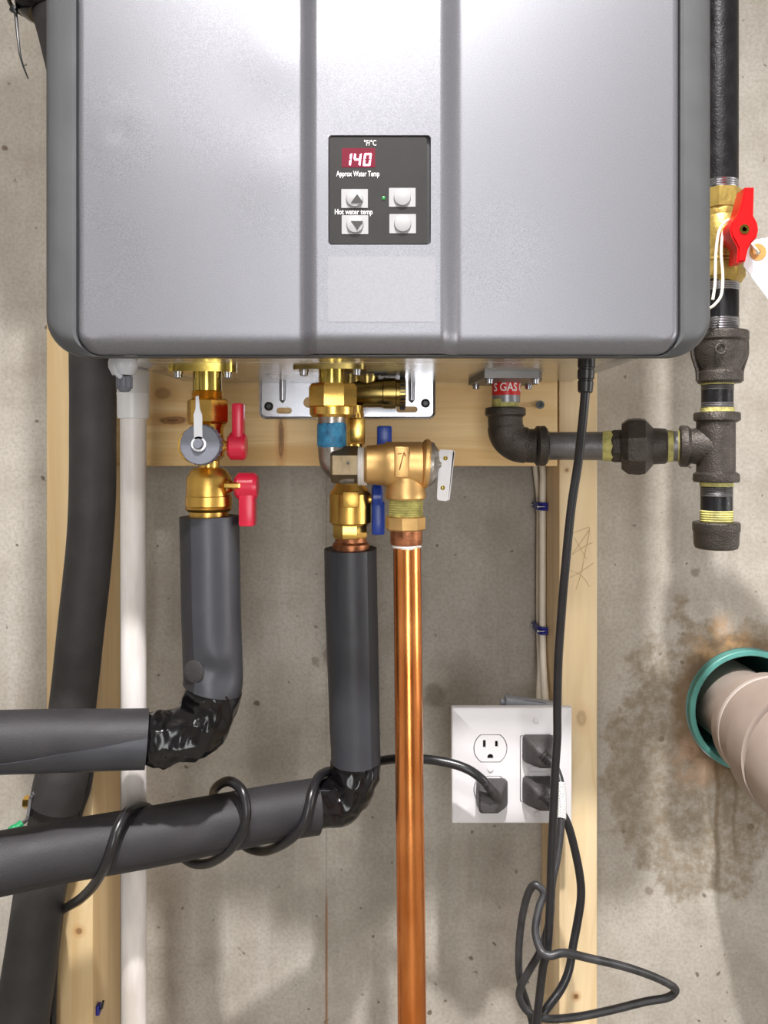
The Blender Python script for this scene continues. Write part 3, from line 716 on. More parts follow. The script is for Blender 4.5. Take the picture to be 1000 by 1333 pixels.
def flap(pts, r, th0, th1, n=24, th=.0009, prof=None):
    """strip of a tube's skin between two angles (numbers or functions of 0..1 along it), a little proud of it"""
    bm = B(); N = len(pts); rows = []; u = None
    for i, p in enumerate(pts):
        d = (pts[min(i+1, N-1)]-pts[max(i-1, 0)]).normalized()
        if u is None: u, v = frame(d)
        else: u = (u-d*u.dot(d)).normalized(); v = d.cross(u)
        a0 = th0(i/(N-1)) if callable(th0) else th0; a1 = th1(i/(N-1)) if callable(th1) else th1
        rad = r[i] if isinstance(r, (list, tuple)) else r; row = []
        for inner in (0, 1):
            for k in range(n+1):
                t = a0+(a1-a0)*(k if not inner else n-k)/n; e = u*math.cos(t)+v*math.sin(t)
                rr_ = rad*(prof(t, 0, p+e*rad) if prof else 1)
                row.append(bm.verts.new(p+e*(rr_+(th if not inner else -.0012))))
        rows.append(row)
    m = len(rows[0])
    for a, b in zip(rows, rows[1:]):
        for k in range(m): bm.faces.new((a[k], a[(k+1) % m], b[(k+1) % m], b[k]))
    bm.faces.new(rows[0][::-1]); bm.faces.new(rows[-1]); return bm
def resample(pts, step):
    out = [pts[0]]; acc = 0
    for a, b in zip(pts, pts[1:]):
        L = (b-a).length; t = step-acc
        while t <= L: out.append(a.lerp(b, t/L)); t += step
        acc = (acc+L) % step
    if (out[-1]-pts[-1]).length > step*.3: out.append(pts[-1])
    return out
hp = thing('insulated_pipe', P(190, 1003, .65), 'grey foam insulated pipe below the red-lever valve, upper of the two', 'insulated pipe')
def rr(n, a, b): return [a+(b-a)*i/(n-1) for i in range(n)]
pts = resample(px([(272, 672, HD), (273, 720, HD), (274, 790, HD), (276, 850, HD), (277, 884, HD), (275, 897, HD)], 10), .003)
HP_ = sleeve_prof(9, 9, 0, [(P(268, 872, HD-.024), .010, .14), (P(292, 884, HD-.022), .010, .12), (P(284, 858, HD-.024), .007, -.04)])
obj('pipe_sleeve', sweep(B(), pts, .0238, 72, HP_), M['foam'], hp)
obj('foam_flap', flap(pts, .0238, -1.9, .41, prof=HP_), M['foamsheen'], hp, 'shiny overlapping flap of the foam')
pts = resample(px([(277, 880, HD), (276, 902, HD), (270, 930, HD), (252, 950, HD-.001), (225, 959, HD-.003), (188, 961.5, HD-.006)], 12), .0015)
obj('tape_wrap', sweep(B(), pts, .0228, 110, tape_prof(42, .14, 0, plen(pts))), M['vinyltape'], hp, 'crumpled black vinyl tape round the bend')
pts = resample(px([(191, 961, HD-.006), (120, 962.5, HD-.018), (0, 965, .613), (-150, 969, .595)], 12), .004)+[Vector((-RX+.003, .585, P(0, 985, .59).z))]
HP2 = sleeve_prof(9, 9, 0, [(P(80, 990, .61), .012, .08)], .015)
obj('pipe_sleeve', sweep(B(), pts, .0232, 72, HP2), M['foam'], hp)
obj('foam_flap', flap(pts[:len(pts)-1], .0232, -1.9, lambda t: .36-.8*min(1, t*1.7), prof=HP2), M['foamsheen'], hp, 'shiny overlapping flap of the foam')
obj('foam_patch', rev(B(), P(253, 874, HD-.0205), (-.45, -1, 0), [(0, .0092), (.0012, .0090), (.0017, .0075), (.0019, .0001)], 28), M['foamdark'], hp)
clp = thing('insulated_pipe', P(300, 1165, .68), 'grey foam insulated pipe under the blue-lever valve, coiled round by a black cord', 'insulated pipe')
pts = resample(px([(457, 714, CD), (458, 780, CD+.002), (460, 850, CD+.004), (462, 930, CD+.008), (463.5, 990, CD+.01)], 10), .003)
HP3 = sleeve_prof(9, 9, 0, [(P(440, 985, .73), .02, .05)])
obj('pipe_sleeve', sweep(B(), pts, rr(len(pts), .0236, .0228), 72, HP3), M['foam'], clp)
obj('foam_flap', flap(pts, rr(len(pts), .0236, .0228), -.66, 1.9, prof=HP3), M['foamsheen'], clp, 'overlapping flap of the foam')
pts = resample(px([(463.5, 976, .74), (463, 1000, .74), (457, 1023, .74), (441, 1040, .738), (420, 1047, .732), (394, 1052, .726)], 12), .0015)
obj('tape_wrap', sweep(B(), pts, .0222, 110, tape_prof(36, .13, 5, plen(pts))), M['vinyltape'], clp, 'creased black vinyl tape round the bend')
pts = resample(px([(412, 1050.5, .73), (395, 1053, .726), (330, 1064, .710), (200, 1089, .680), (100, 1106, .655), (0, 1125, .633), (-150, 1155, .61)], 10), .004)+[Vector((-RX+.003, .59, P(0, 1330, .6).z))]
HP4 = sleeve_prof(9, 9, 0, [(P(255, 1080, .67), .008, .06), (P(2, 1110, .61), .01, .08)], .02)
obj('pipe_sleeve', sweep(B(), pts, .0236, 72, HP4), M['foam'], clp)
obj('foam_flap', flap(pts[:len(pts)-1], .0236, -.42, 2.2, prof=HP4), M['foam'], clp, 'overlapping flap of the foam')
# ------------------------------------------------------------------ black hose at the left
bh = thing('insulated_hose', P(40, 1400, .765), 'thick black rubber insulated hose on the far left behind both pipes', 'hose')
hz = [(45, -190, .70), (58, -60, .70), (72, 0, .70), (88, 62, .71), (108, 160, .72), (121, 300, .74), (121, 470, .76), (121, 560, .76), (120, 660, .76), (112, 760, .76), (101, 860, .76), (92, 940, .758), (84, 1000, .757)]
pts = resample(px(hz, 10), .006)
obj('hose_length', sweep(B(), pts, rr(len(pts), .0222, .0212), 40, lambda th, s, p: 1+.03*nz(p, 16)), M['foamdark'], bh)
pts = resample(px([(86, 985, .757), (81, 1010, .757), (75, 1036, .757), (72, 1046, .757)], 8), .004)
obj('hose_sleeve', sweep(B(), pts, [.0222+.002*min(1, i/3) for i in range(len(pts))], 40, lambda th, s, p: 1+.03*nz(p, 40)), M['foamdark'], bh)
zz = P(0, 1333, .765).z
pts = resample(px([(76, 1030, .757), (66, 1080, .762), (52, 1160, .765), (40, 1250, .765), (28, 1333, .765), (15, 1430, .765)], 8), .006)+[Vector((P(0, 0, .765).x-.05, .765, z_floor+.03))]
obj('hose_length', sweep(B(), pts, rr(len(pts), .0215, .0268), 40, lambda th, s, p: 1+.03*nz(p, 18)), M['foamdark'], bh)
pts = resample(px([(38, -260, .70), (52, -90, .70), (62, -20, .70), (70, 18, .70)], 8), .005)
obj('hose_sleeve', sweep(B(), pts, [min(.0295, .0215+.0045*(len(pts)-1-k)) for k in range(len(pts))], 36, lambda th, s, p: 1+.05*nz(p, 30)), M['vinyltape'], bh)
zt_ = thing('cable_tie', P(30, 60, .69), 'thin black cable tie with a long tail on the hose by the heater top', 'cable tie')
bm = B(); c = P(62, -2, .70); ax = (P(70, 18, .70)-P(52, -60, .70)).normalized(); u, v = frame(ax)
ring = [c+(u*math.cos(2*PI*k/28)+v*math.sin(2*PI*k/28))*.0318 for k in range(29)]
obj('tie_band', sweep(B(), ring, .0018, 8, cap=False), M['black'], zt_)
obj('tie_head', box(B(), P(18, 12, .69), (.0055, .005, .006), Matrix.Rotation(.4, 3, 'Y'), .0012), M['black'], zt_)
obj('tie_tail', sweep(B(), px([(20, 14, .69), (23, 45, .685), (26, 70, .684), (31, 88, .686), (37, 103, .69)], 6), rr(25, .0016, .0005), 8), M['black'], zt_)
# ------------------------------------------------------------------ white drain pipe
wp = thing('drain_pipe', P(173, 1600, .718), 'narrow white plastic drain pipe rising to a socket under the heater', 'pipe')
bm = vl(B(), 173.5, .69, [(481.5, 18.5), (483, 20.5), (511, 20.5), (512.5, 21.2), (515, 20.6), (540, 20.2), (544.5, 19.6), (545, 17)], 40)
obj('pipe_socket', bm, M['fitting'], wp)
p0, p1 = P(173.5, 535, .69), P(174.5, 1333, .722); d = p1-p0; p2 = p0+d*((z_floor-p0.z)/d.z)
obj('pipe_length', rev(B(), p0, d, [(0, .0110), ((p2-p0).length, .0113)], 40), M['pvc'], wp)
# ------------------------------------------------------------------ gas piping
TD = .700; TX = 934
gp = thing('gas_pipe', P(TX, 714, TD), 'black iron gas pipe with elbow, union, tee and drip cap', 'pipe')
obj('sealed_thread', vl(B(), 658, GD, [(520, 17.6), (533, 17.6)], 24), M['dope'], gp)
pts = px([(658, 536, GD), (658, 552, GD), (661, 567, GD), (672, 577, GD), (688, 580, GD), (700, 580.5, GD-.002)], 8)
bm = sweep(B(), pts, [S(22.5, GD)]*10+[S(23.5, GD)]*(len(pts)-20)+[S(22, GD)]*10, 36)
elb = obj('elbow', bm, M['iron'], gp)
obj('collar', vl(B(), 658, GD, [(530, 20), (531, 25.3), (533, 26.3), (540, 26.3), (543, 23)], 36), M['iron'], elb)
obj('collar', hl(B(), 580.5, GD-.002, [(696, 22), (699, 26), (709, 26.2), (711, 24), (711.5, 19)], 36), M['iron'], elb)
for s, x, y, r in (('M', 668, 572, .2), ('C', 688, 580, 0)):
    text('cast_letter', s, P(x, y, GD-.0168), .0085, M['iron'], elb, depth=.0016, rot=(PI/2, .9, 0))
gy = 580.5
def gh(name, prof, m, par, n=32, a0=0., lab=None):
    def dd(x): return GD-.002+(TD-GD+.002)*(x-712)/(TX-712)
    bm = B(); p0, p1 = P(712, gy, dd(712)), P(TX, gy+.5, TD); dr = (p1-p0).normalized()
    pr = []
    for x, r in prof:
        q = P(x, gy, dd(x)); pr.append(((q-p0).dot(dr), S(r, dd(x))))
    return obj(name, rev(bm, p0, dr, pr, n, a0), m, par, lab)
gh('nipple', [(706, 18), (795, 18.8)], M['ironpipe'], gp)
gh('sealed_thread', [(710, 18.6), (716, 18.8)], M['dope'], gp); gh('sealed_thread', [(785, 19.2), (800, 20.4)], M['dope'], gp)
un = gh('union', [(794, 18), (797, 21.5), (800, 22.5), (826, 23)], M['iron'], gp, 8, PI/8)
gh('union_nut', [(809, 20), (809.3, 31), (818, 37.5), (832, 38.5), (840, 37), (850, 26)], M['iron'], un, 8, PI/8+.12)
gh('union_end', [(848, 24), (866, 23), (869, 21)], M['iron'], un, 32)
gh('nipple', [(865, 19.8), (900, 19.8)], M['ironpipe'], gp); gh('sealed_thread', [(867, 20.6), (876, 20.6)], M['dope'], gp); gh('sealed_thread', [(882, 20.4), (896, 20.4)], M['dope'], gp)
tee = obj('tee', vl(B(), 932, TD, [(545, 24), (622, 24)], 36), M['iron'], gp)
gh('tee_branch', [(893, 22), (905, 23.5), (915, 24), (932, 24)], M['iron'], tee)
gh('collar', [(884, 20.5), (884.2, 25), (886, 27), (895, 27.2), (899, 24)], M['iron'], tee)
obj('collar', vl(B(), 933.5, TD, [(536, 21), (537, 27.5), (539, 28.7), (547, 28.7), (550, 24)], 36), M['iron'], tee)
obj('collar', vl(B(), 932.5, TD, [(614, 24), (617, 28.3), (625, 28.7), (627.5, 27.5), (628, 21)], 36), M['iron'], tee)
def threaded(cx, y0, y1, r, n_, name, m):
    prof = []; k = (y1-y0)/n_
    for i in range(n_): prof += [(y0+k*i, r-.6), (y0+k*(i+.5), r+.4)]
    return obj(name, vl(B(), cx, TD, prof+[(y1, r-.6)], 30), m, gp)
obj('nipple', vl(B(), 934, TD, [(494, 19.6), (542, 19.6)], 32), M['riser'], gp)
threaded(934, 499, 508, 20, 4, 'pipe_thread', M['ironpipe']); threaded(934, 524, 531, 20, 3, 'pipe_thread', M['ironpipe'])
obj('sealed_thread', vl(B(), 934, TD, [(496, 20.8), (501, 20.6)], 28), M['dope'], gp); obj('sealed_thread', vl(B(), 934, TD, [(531, 20.8), (538, 20.8)], 28), M['dope'], gp)
obj('nipple', vl(B(), 933, TD, [(626, 19.6), (684, 19.6)], 32), M['riser'], gp)
threaded(933, 634, 646, 20, 5, 'pipe_thread', M['ironpipe'])
obj('sealed_thread', vl(B(), 933, TD, [(627, 20.8), (633, 20.8)], 28), M['dope'], gp)
threaded(933, 664, 679, 20.3, 5, 'sealed_thread', M['dope'])
obj('end_cap', vl(B(), 932.5, TD, [(679, 21), (679.3, 28), (681, 29.3), (690, 29.3), (692, 28.2), (708, 27.6), (713, 26), (714.5, 22)], 40), M['iron'], gp, 'drip cap at the lower end')
rd = obj('reducer', vl(B(), 937, TD, [(431, 26), (432, 34), (434, 35.3), (443, 35.3), (446, 33), (466, 33), (480, 26), (483, 26), (486, 28.5), (496, 28.3), (499, 26), (499.5, 21)], 40), M['iron'], gp, 'flared iron reducer')
for s in (-1, 1): obj('cast_rib', sweep(B(), px([(937+s*35, 440, TD), (937+s*35.5, 458, TD), (937+s*33.5, 468, TD), (937+s*29, 482, TD), (937+s*28.5, 496, TD)], 4), .002, 8), M['iron'], rd)
c = P(938, 454, TD-.0222)
obj('cast_ring', sweep(B(), [c+Vector((math.cos(2*PI*k/20)*.0042, 0, math.sin(2*PI*k/20)*.0042)) for k in range(21)], .0008, 8, cap=False), M['iron'], rd)
obj('nipple', vl(B(), 936, TD, [(366, 24.2), (436, 24.2)], 32), M['riser'], gp)
threaded(936, 369, 380, 24.8, 4, 'pipe_thread', M['steel']); threaded(936, 415, 431, 24.8, 5, 'pipe_thread', M['steel'])
rs = thing('steel_pipe', P(935, 250, TD), 'black steel pipe running up beside the heater above the gas valve', 'pipe')
zt2 = RZ-.002; L = zt2-P(0, 237, TD).z
obj('pipe_length', rev(B(), P(935, 238, TD), (0, 0, 1), [(0, S(24.8, TD)), (L, S(24.8, TD))], 36), M['riser'], rs)
prof = []
for i in range(4): prof += [(237+3*i, 24), (238.5+3*i, 25)]
obj('pipe_thread', vl(B(), 935, TD, prof+[(250, 24)], 32), M['steel'], rs)
gv = thing('ball_valve', P(938, 370, TD), 'brass gas ball valve with a bright red lever', 'valve')
obj('hex_end', vl(B(), 936, TD, [(247.5, 24), (250, 28), (274, 28), (277, 25)], 8, PI/8), M['gasbrass'], gv)
obj('valve_body', vl(B(), 937, TD, [(275, 25), (280, 26), (284, 25), (290, 27), (310, 28.5), (330, 27), (338, 25), (341, 27), (344, 26)], 36), M['gasbrass'], gv)
obj('hex_end', vl(B(), 938, TD, [(342, 27), (345, 30), (362, 30), (366, 27), (370, 25)], 8, PI/8), M['gasbrass'], gv)
FD = .652; hc_ = P(969, 298.5, FD)
obj('valve_stem', rev(B(), (hc_.x, TD-.02, hc_.z), (0, -1, 0), [(0, .007), (.012, .007), (.018, .005)], 20), M['gasbrass'], gv)
bm = B(); tl_ = math.radians(9)
prof = [(-11.5, -47), (6, -47), (8.5, -20), (14, -14.5), (18.5, -6), (19, 3), (16, 11), (9, 17), (5, 24), (1, 41), (-14.5, 43), (-13, 22), (-18, 12), (-19, 2), (-18, -6), (-14, -14), (-9, -19)]
prof = [(2, -55), (13.5, -55), (12.5, -18), (17.5, -9), (19, 0), (17, 10), (9, 19), (5.5, 26), (2, 41.5), (-9, 43), (-8, 24), (-12, 16), (-16.5, 8), (-18, 0), (-16, -8), (-9, -17), (-6, -24)]
lp = [Vector((hc_.x+S(x, FD), FD, hc_.z-S(y, FD))) for x, y in prof]
prism(bm, lp, (0, .016, 0))
bmesh.ops.recalc_face_normals(bm, faces=bm.faces[:])
fr = [e for e in bm.edges if all(abs(v.co.y-FD) < 1e-6 for v in e.verts)]
bmesh.ops.bevel(bm, geom=fr, offset=.0012, segments=2, affect='EDGES')
rev(bm, (hc_.x, FD+.028, hc_.z), (0, -1, 0), [(0, .0085), (.012, .0105), (.014, .0105)], 26)
lv = obj('lever_handle', bm, M['redgas'], gv, 'bright red T-shaped lever')
obj('lever_screw', rev(B(), (hc_.x, FD+.0004, hc_.z), (0, -1, 0), [(0, .0042), (.0012, .004), (.0012, .002), (.0004, .0016)], 18), M['zinc'], lv)
# paper tag
TG = .672
pt = thing('paper_tag', P(990, 328, TG), 'white paper tag with an orange eyelet hanging behind the red lever', 'tag')
ol = [P(*p, TG) for p in ((968, 346), (972, 322), (984, 312), (1002, 309), (1075, 392), (1045, 450))]
bm = holed(B(), ol[::-1], [circ(P(987, 328, TG), S(3.5, TG), 16)], .0005)
obj('tag_card', bm, M['paper'], pt)
obj('eyelet', holed(B(), circ(P(987, 328, TG-.0007), S(11, TG), 28), [circ(P(987, 328, TG-.0007), S(3.6, TG), 16)], .0006), M['eyelet'], pt, 'orange reinforcing ring')
obj('string', sweep(B(), px([(987, 328, TG-.002), (980, 320, TG-.004), (964, 305, .69), (952, 288, .672), (944, 289, .667), (936, 302, .667), (932, 330, .667), (931, 368, .667), (928, 390, .667)], 6), .0012, 8), M['string'], pt)
obj('string', sweep(B(), px([(948, 292, .673), (941, 305, .668), (939, 330, .668), (941, 360, .668), (939, 384, .668), (930, 397, .668), (922, 402, .67)], 6), .0012, 8), M['string'], pt)
# ------------------------------------------------------------------ electrical outlet
OD = .760
wo = thing('wall_outlet', P(666, 1073, OD), 'white two-gang outlet plate with one free socket', 'outlet')
a, b = P(588, 1073, OD), P(745.5, 921, OD)
hls = []
for y in (974, 1028):
    q = P(638.5, y, OD); r = S(22, OD); h = S(18, OD); th0 = math.asin(h/r); lp = []
    for k in range(13): t = -th0+2*th0*k/12; lp.append(q+Vector((math.cos(t)*r, 0, math.sin(t)*r)))
    for k in range(13): t = PI-th0+2*th0*k/12; lp.append(q+Vector((math.cos(t)*r, 0, math.sin(t)*r)))
    hls.append(lp)
d0, d1 = P(677, 1044, OD), P(728, 957, OD); hls.append(rrect(d0.x, d1.x, d0.z, d1.z, .002, OD, 3))
bm = holed(B(), rrect(a.x+.003, b.x-.003, a.z+.003, b.z-.003, .001, OD, 3), hls, 0)
o1 = rrect(a.x+.003, b.x-.003, a.z+.003, b.z-.003, .001, OD, 3); o2 = rrect(a.x+.0008, b.x-.0008, a.z+.0008, b.z-.0008, .0014, OD+.0012, 3); o3 = rrect(a.x, b.x, a.z, b.z, .0016, OD+.0035, 3); o4 = rrect(a.x, b.x, a.z, b.z, .0016, OD+.0065, 3)
rg = [[bm.verts.new(p) for p in l] for l in (o1, o2, o3, o4)]
for r0, r1 in zip(rg, rg[1:]):
    for k in range(len(r0)): bm.faces.new((r0[k], r0[(k+1) % len(r0)], r1[(k+1) % len(r0)], r1[k]))
bmesh.ops.remove_doubles(bm, verts=bm.verts, dist=1e-6)
cp_ = obj('cover_plate', bm, M['plate'], wo, recalc=True)
def shrink(lp, k):
    c = sum(lp, Vector())/len(lp); return [c+(p-c)*k for p in lp]
for i, y in enumerate((974, 1028)):
    lp = [p+Vector((0, -.0006, 0)) for p in shrink(hls[i], .955)]
    s_ = []
    for dx, hh in ((-7.8, 5.5), (8, 4.5)): q = P(638.5+dx, y-5, OD-.0006); s_.append(rrect(q.x-S(1.9, OD), q.x+S(1.9, OD), q.z-S(hh, OD), q.z+S(hh, OD), .0003, OD-.0006, 2))
    q = P(638.5, y+11.5, OD-.0006); r = S(4, OD)
    s_.append([q+Vector((math.cos(t)*r, 0, max(math.sin(t), -.75)*r)) for t in [2*PI*k/16 for k in range(16)]])
    obj('socket_face', holed(B(), lp, s_, .004), M['white'], wo)
lp = rrect(d0.x+.0006, d1.x-.0006, d0.z+.0006, d1.z-.0006, .0018, OD-.0004, 3)
dsf = obj('socket_face', prism(B(), lp, (0, .004, 0)), M['white'], wo, 'rectangular socket face under two plugs')
for y in (1000, 1007): obj('test_button', prect(B(), 690, 712, y-2.6, y+2.6, OD-.0003, .0012), M['white'], dsf)
obj('socket_backing', box2(B(), (P(612, 0, OD).x, OD+.0036, a.z+.008), (P(730, 0, OD).x, OD+.0050, b.z-.008)), M['dark'], wo)
for x, y in ((638.5, 1001), (698, 937.5), (699, 1060)):
    sb = obj('plate_screw', rev(B(), P(x, y, OD+.0002), (0, -1, 0), [(0, .0031), (.0007, .0031), (.0012, .0024), (.00125, .0005)], 20), M['white'], cp_)
    box_ = box(B(), P(x, y, OD-.0011), (.0042, .0003, .0006), Matrix.Rotation(1.45, 3, 'Y')); obj('screw_slot', box_, M['box'], sb) if False else box_.free()
bx = box2(B(), (P(602, 0, .79).x, OD+.0068, a.z+.012), (rx0-.0006, .832, b.z-.026), .002)
jb = obj('junction_box', bx, M['box'], wo, 'grey plastic box behind the plate')
a1 = P(657, 922, .786); 
bm = box(B(), P(690, 917, .790), (S(66, .79), .014, S(13, .79)), Matrix.Rotation(.13, 3, 'Y'), .0012)
for dx in (0, 1): box(bm, P(697+dx*4, 914+dx*3, .7845), (S(26, .79), .0008, S(2.6, .79)), Matrix.Rotation(.13, 3, 'Y'))
box2(bm, (P(664, 0, .79).x, .784, b.z-.028), (P(714, 0, .79).x, .797, P(0, 920, .79).z))
rev(bm, P(657, 914, .790), (-1, 0, -.1), [(0, .003), (.002, .0036), (.004, .003)], 14)
cc = obj('cable_clamp', bm, M['box'], jb, 'grey cable clamp on top of the box')
bm = B()
for dx in (0, 1): box(bm, P(697+dx*2, 914.0+dx*4, .7842), (S(28, .79), .0006, S(1.6, .79)), Matrix.Rotation(.13, 3, 'Y'))
obj('clamp_slot', bm, M['seam'], cc)
# ------------------------------------------------------------------ cords
def plug(parent, cx, cy, big=1., dirx=1, mirror=False):
    """moulded right-angle plug flat on the socket, body towards the viewer"""
    D0 = OD-.0008; c = P(cx, cy, D0); bm = B(); rgs = []
    for k, (t, hw, hh, ox, oz) in enumerate(((0, .0150, .0130, 0, 0), (.004, .0156, .0134, 0, 0), (.010, .0150, .0125, .001*dirx, 0), (.018, .0125, .0105, .003*dirx, -.001), (.024, .0105, .0085, .005*dirx, -.0025), (.026, .008, .006, .006*dirx, -.003))):
        lp = rrect(c.x+ox-hw*big, c.x+ox+hw*big, c.z+oz-hh*big, c.z+oz+hh*big, .0035*big, D0-t*big, 4)
        rgs.append([bm.verts.new(p) for p in lp])
    for r0, r1 in zip(rgs, rgs[1:]):
        for i in range(len(r0)): bm.faces.new((r0[i], r0[(i+1) % len(r0)], r1[(i+1) % len(r0)], r1[i]))
    bm.faces.new(rgs[0][::-1]); bm.faces.new(rgs[-1])
    return obj('plug', bm, M['plug'], parent, 'black moulded plug')
def relief(parent, p, q, r=.0058, n=5):
    p, q = Vector(p), Vector(q); L = (q-p).length; prof = []
    for i in range(n):
        t = L*i/n; k = r*(1-.30*i/n); prof += [(t, k), (t+L/n*.55, k), (t+L/n*.6, k*.8), (t+L/n*.98, k*.8)]
    return obj('strain_relief', rev(B(), p, q-p, prof, 20), M['plug'], parent)
# heater power cord
hcord = thing('power_cord', P(763, 510, .6), 'heater power cord hanging straight from a ribbed black gland', 'cord')
bm = vl(B(), 764, .601, [(465, 10), (470, 11.2), (478, 11.2), (479, 10), (481, 10), (482, 11), (493, 10.6), (494, 9.2), (496, 9.2), (497, 10.2), (510, 9.4), (511.5, 7)], 28)
bmesh.ops.rotate(bm, verts=bm.verts, cent=P(764, 465, .601), matrix=Matrix.Rotation(.045, 3, 'Y'))
obj('cord_gland', bm, M['black'], hcord)
pts = px([(762.5, 505, .601), (760, 535, .605), (753, 600, .615), (744, 660, .622), (736, 740, .63), (731, 800, .638), (727, 860, .645), (725.5, 920, .652), (725.5, 960, .655), (723, 1000, .657), (721.5, 1040, .658), (719.5, 1080, .66), (717.8, 1120, .66), (716.5, 1170, .66), (713, 1235, .66), (707, 1260, .66), (701, 1310, .66), (697, 1345, .66), (690, 1420, .67)], 8)
pts += spline([pts[-1], Vector((.14, .70, .45)), Vector((.16, .74, .1)), Vector((.22, .70, .006)), Vector((.4, .66, .0055))], 6)[1:]
obj('cord_length', sweep(B(), pts, .0034, 14), M['cord'], hcord)
# looped cord, upper right plug
lcord = thing('power_cord', P(700, 1300, .70), 'dusty grey-black cord looped in a wide bow under the outlet', 'cord')
plug(lcord, 700, 973, .95)
relief(lcord, P(706, 981, OD-.021), P(722, 997, OD-.030))
pts = px([(712, 986, .733), (724, 1000, .727), (731, 1025, .715), (731, 1060, .70), (729, 1090, .695), (725, 1120, .69), (719, 1150, .685), (716, 1195, .68), (705, 1235, .68), (690, 1262, .682), (678, 1285, .685), (677, 1300, .688), (688, 1317, .69), (712, 1326, .69), (750, 1324, .69), (795, 1315, .69), (840, 1304, .69), (868, 1299, .688),
          (879, 1291, .686), (876, 1284, .682), (850, 1271, .675), (812, 1258, .665), (770, 1248, .655), (735, 1240.5, .65), (716, 1244, .648), (704, 1237, .652), (697, 1212, .66), (702, 1182, .668), (708, 1164, .672), (702, 1154, .673), (694, 1153, .675), (686, 1168, .68), (679, 1200, .685), (675.5, 1240, .69), (677, 1275, .694), (687, 1310, .696), (694, 1340, .697), (700, 1420, .70)], 8)
pts += spline([pts[-1], Vector((.15, .74, .4)), Vector((.19, .78, .1)), Vector((.27, .76, .006)), Vector((.45, .74, .0055))], 6)[1:]
obj('cord_length', sweep(B(), pts, .0032, 14), M['cordgrey'], lcord)
LB = mat('printed_cord_label', (236, 234, 232), .5)
nt = LB.node_tree; wv = nt.nodes.new('ShaderNodeTexWave'); wv.bands_direction = 'Z'; wv.inputs['Scale'].default_value = 330; tcn = nt.nodes.new('ShaderNodeTexCoord')
cr_ = nt.nodes.new('ShaderNodeValToRGB'); cr_.color_ramp.elements[0].position = .55; cr_.color_ramp.elements[1].position = .7; cr_.color_ramp.elements[0].color = lin((238, 236, 233)); cr_.color_ramp.elements[1].color = lin((60, 58, 58))
nt.links.new(tcn.outputs['Object'], wv.inputs['Vector']); nt.links.new(wv.outputs['Fac'], cr_.inputs['Fac']); nt.links.new(cr_.outputs['Color'], nt.nodes['Principled BSDF'].inputs['Base Color'])
obj('cord_label', sweep(B(), px([(730, 1019, .7165), (731.5, 1040, .7085), (731, 1066, .698)], 6), .0041, 16), LB, lcord, 'white printed label wrapped round the cord')
# second cord, lower right plug
scord = thing('power_cord', P(750, 1200, .72), 'black cord curving down the pine stud from the lower plug', 'cord')
plug(scord, 700, 1027, .95)
relief(scord, P(705, 1033, OD-.021), P(722, 1048, OD-.026))
pts = px([(712, 1040, .735), (726, 1052, .733), (738, 1070, .733), (747, 1100, .735), (755, 1140, .737), (756.5, 1168, .738), (752, 1200, .738), (746, 1232, .736), (741, 1262, .733), (730, 1288, .728), (709, 1317, .72), (698, 1338, .72), (690, 1420, .74)], 8)
pts += spline([pts[-1], Vector((.13, .78, .4)), Vector((.16, .82, .1)), Vector((.22, .82, .006)), Vector((.4, .82, .0055))], 6)[1:]
obj('cord_length', sweep(B(), pts, .0038, 14), M['cord'], scord)
# cord coiled round the cold pipe
ccord = thing('coiled_cord', P(300, 1130, .69), 'shiny black cord coiled round the lower insulated pipe and plugged in', 'cord')
plug(ccord, 640, 1030, .95, -1)
obj('strain_relief', sweep(B(), px([(647, 1038, .738), (640, 1028, .731), (630, 1017, .727)], 5), [.0052, .005, .0048, .0046, .0044, .0043, .0042, .0041, .004, .004, .004], 16), M['plug'], ccord)
pts = px([(640, 1029, .731), (628, 1015, .727), (612, 1003, .727), (590, 994.5, .73), (560, 989, .735), (530, 987.5, .745), (505, 989, .760), (480, 994, .772), (455, 1001, .768), (432, 1003, .752), (416, 1010, .724), (407, 1028, .703), (402, 1050, .694), (395, 1072, .692), (380, 1091, .697), (358, 1104, .712), (338, 1108, .730),
          (315, 1098, .745), (292, 1066, .744), (279, 1040, .732), (281, 1026, .718), (297, 1017, .698), (313, 1026, .683), (320, 1046, .676), (320, 1068, .674), (311, 1091, .677), (295, 1110, .686), (273, 1123, .702), (250, 1123, .716),
          (228, 1105, .724), (205, 1066, .7135), (192, 1052, .697), (178, 1051, .676), (165, 1058, .655), (154, 1076, .642), (146, 1100, .636), (137, 1126, .639), (123, 1151, .656), (106, 1169, .684), (94, 1177, .728), (84, 1183, .780), (78, 1187, .797)], 8)
obj('cord_length', sweep(B(), pts, .0042, 14), M['cord'], ccord)
bcab = tag(obj('thin_cable', sweep(B(), px([(123, 940, .79), (118, 1000, .786), (113, 1030, .785), (103, 1060, .785), (92, 1110, .79), (82, 1160, .793), (77, 1205, .795), (71, 1262, .795), (69, 1340, .795), (69, 1460, .795)], 8)+[Vector((-.325, .797, .003))], .0036, 10), M['cord']), 'thin black cable running down between the thick hose and left stud', 'cable')
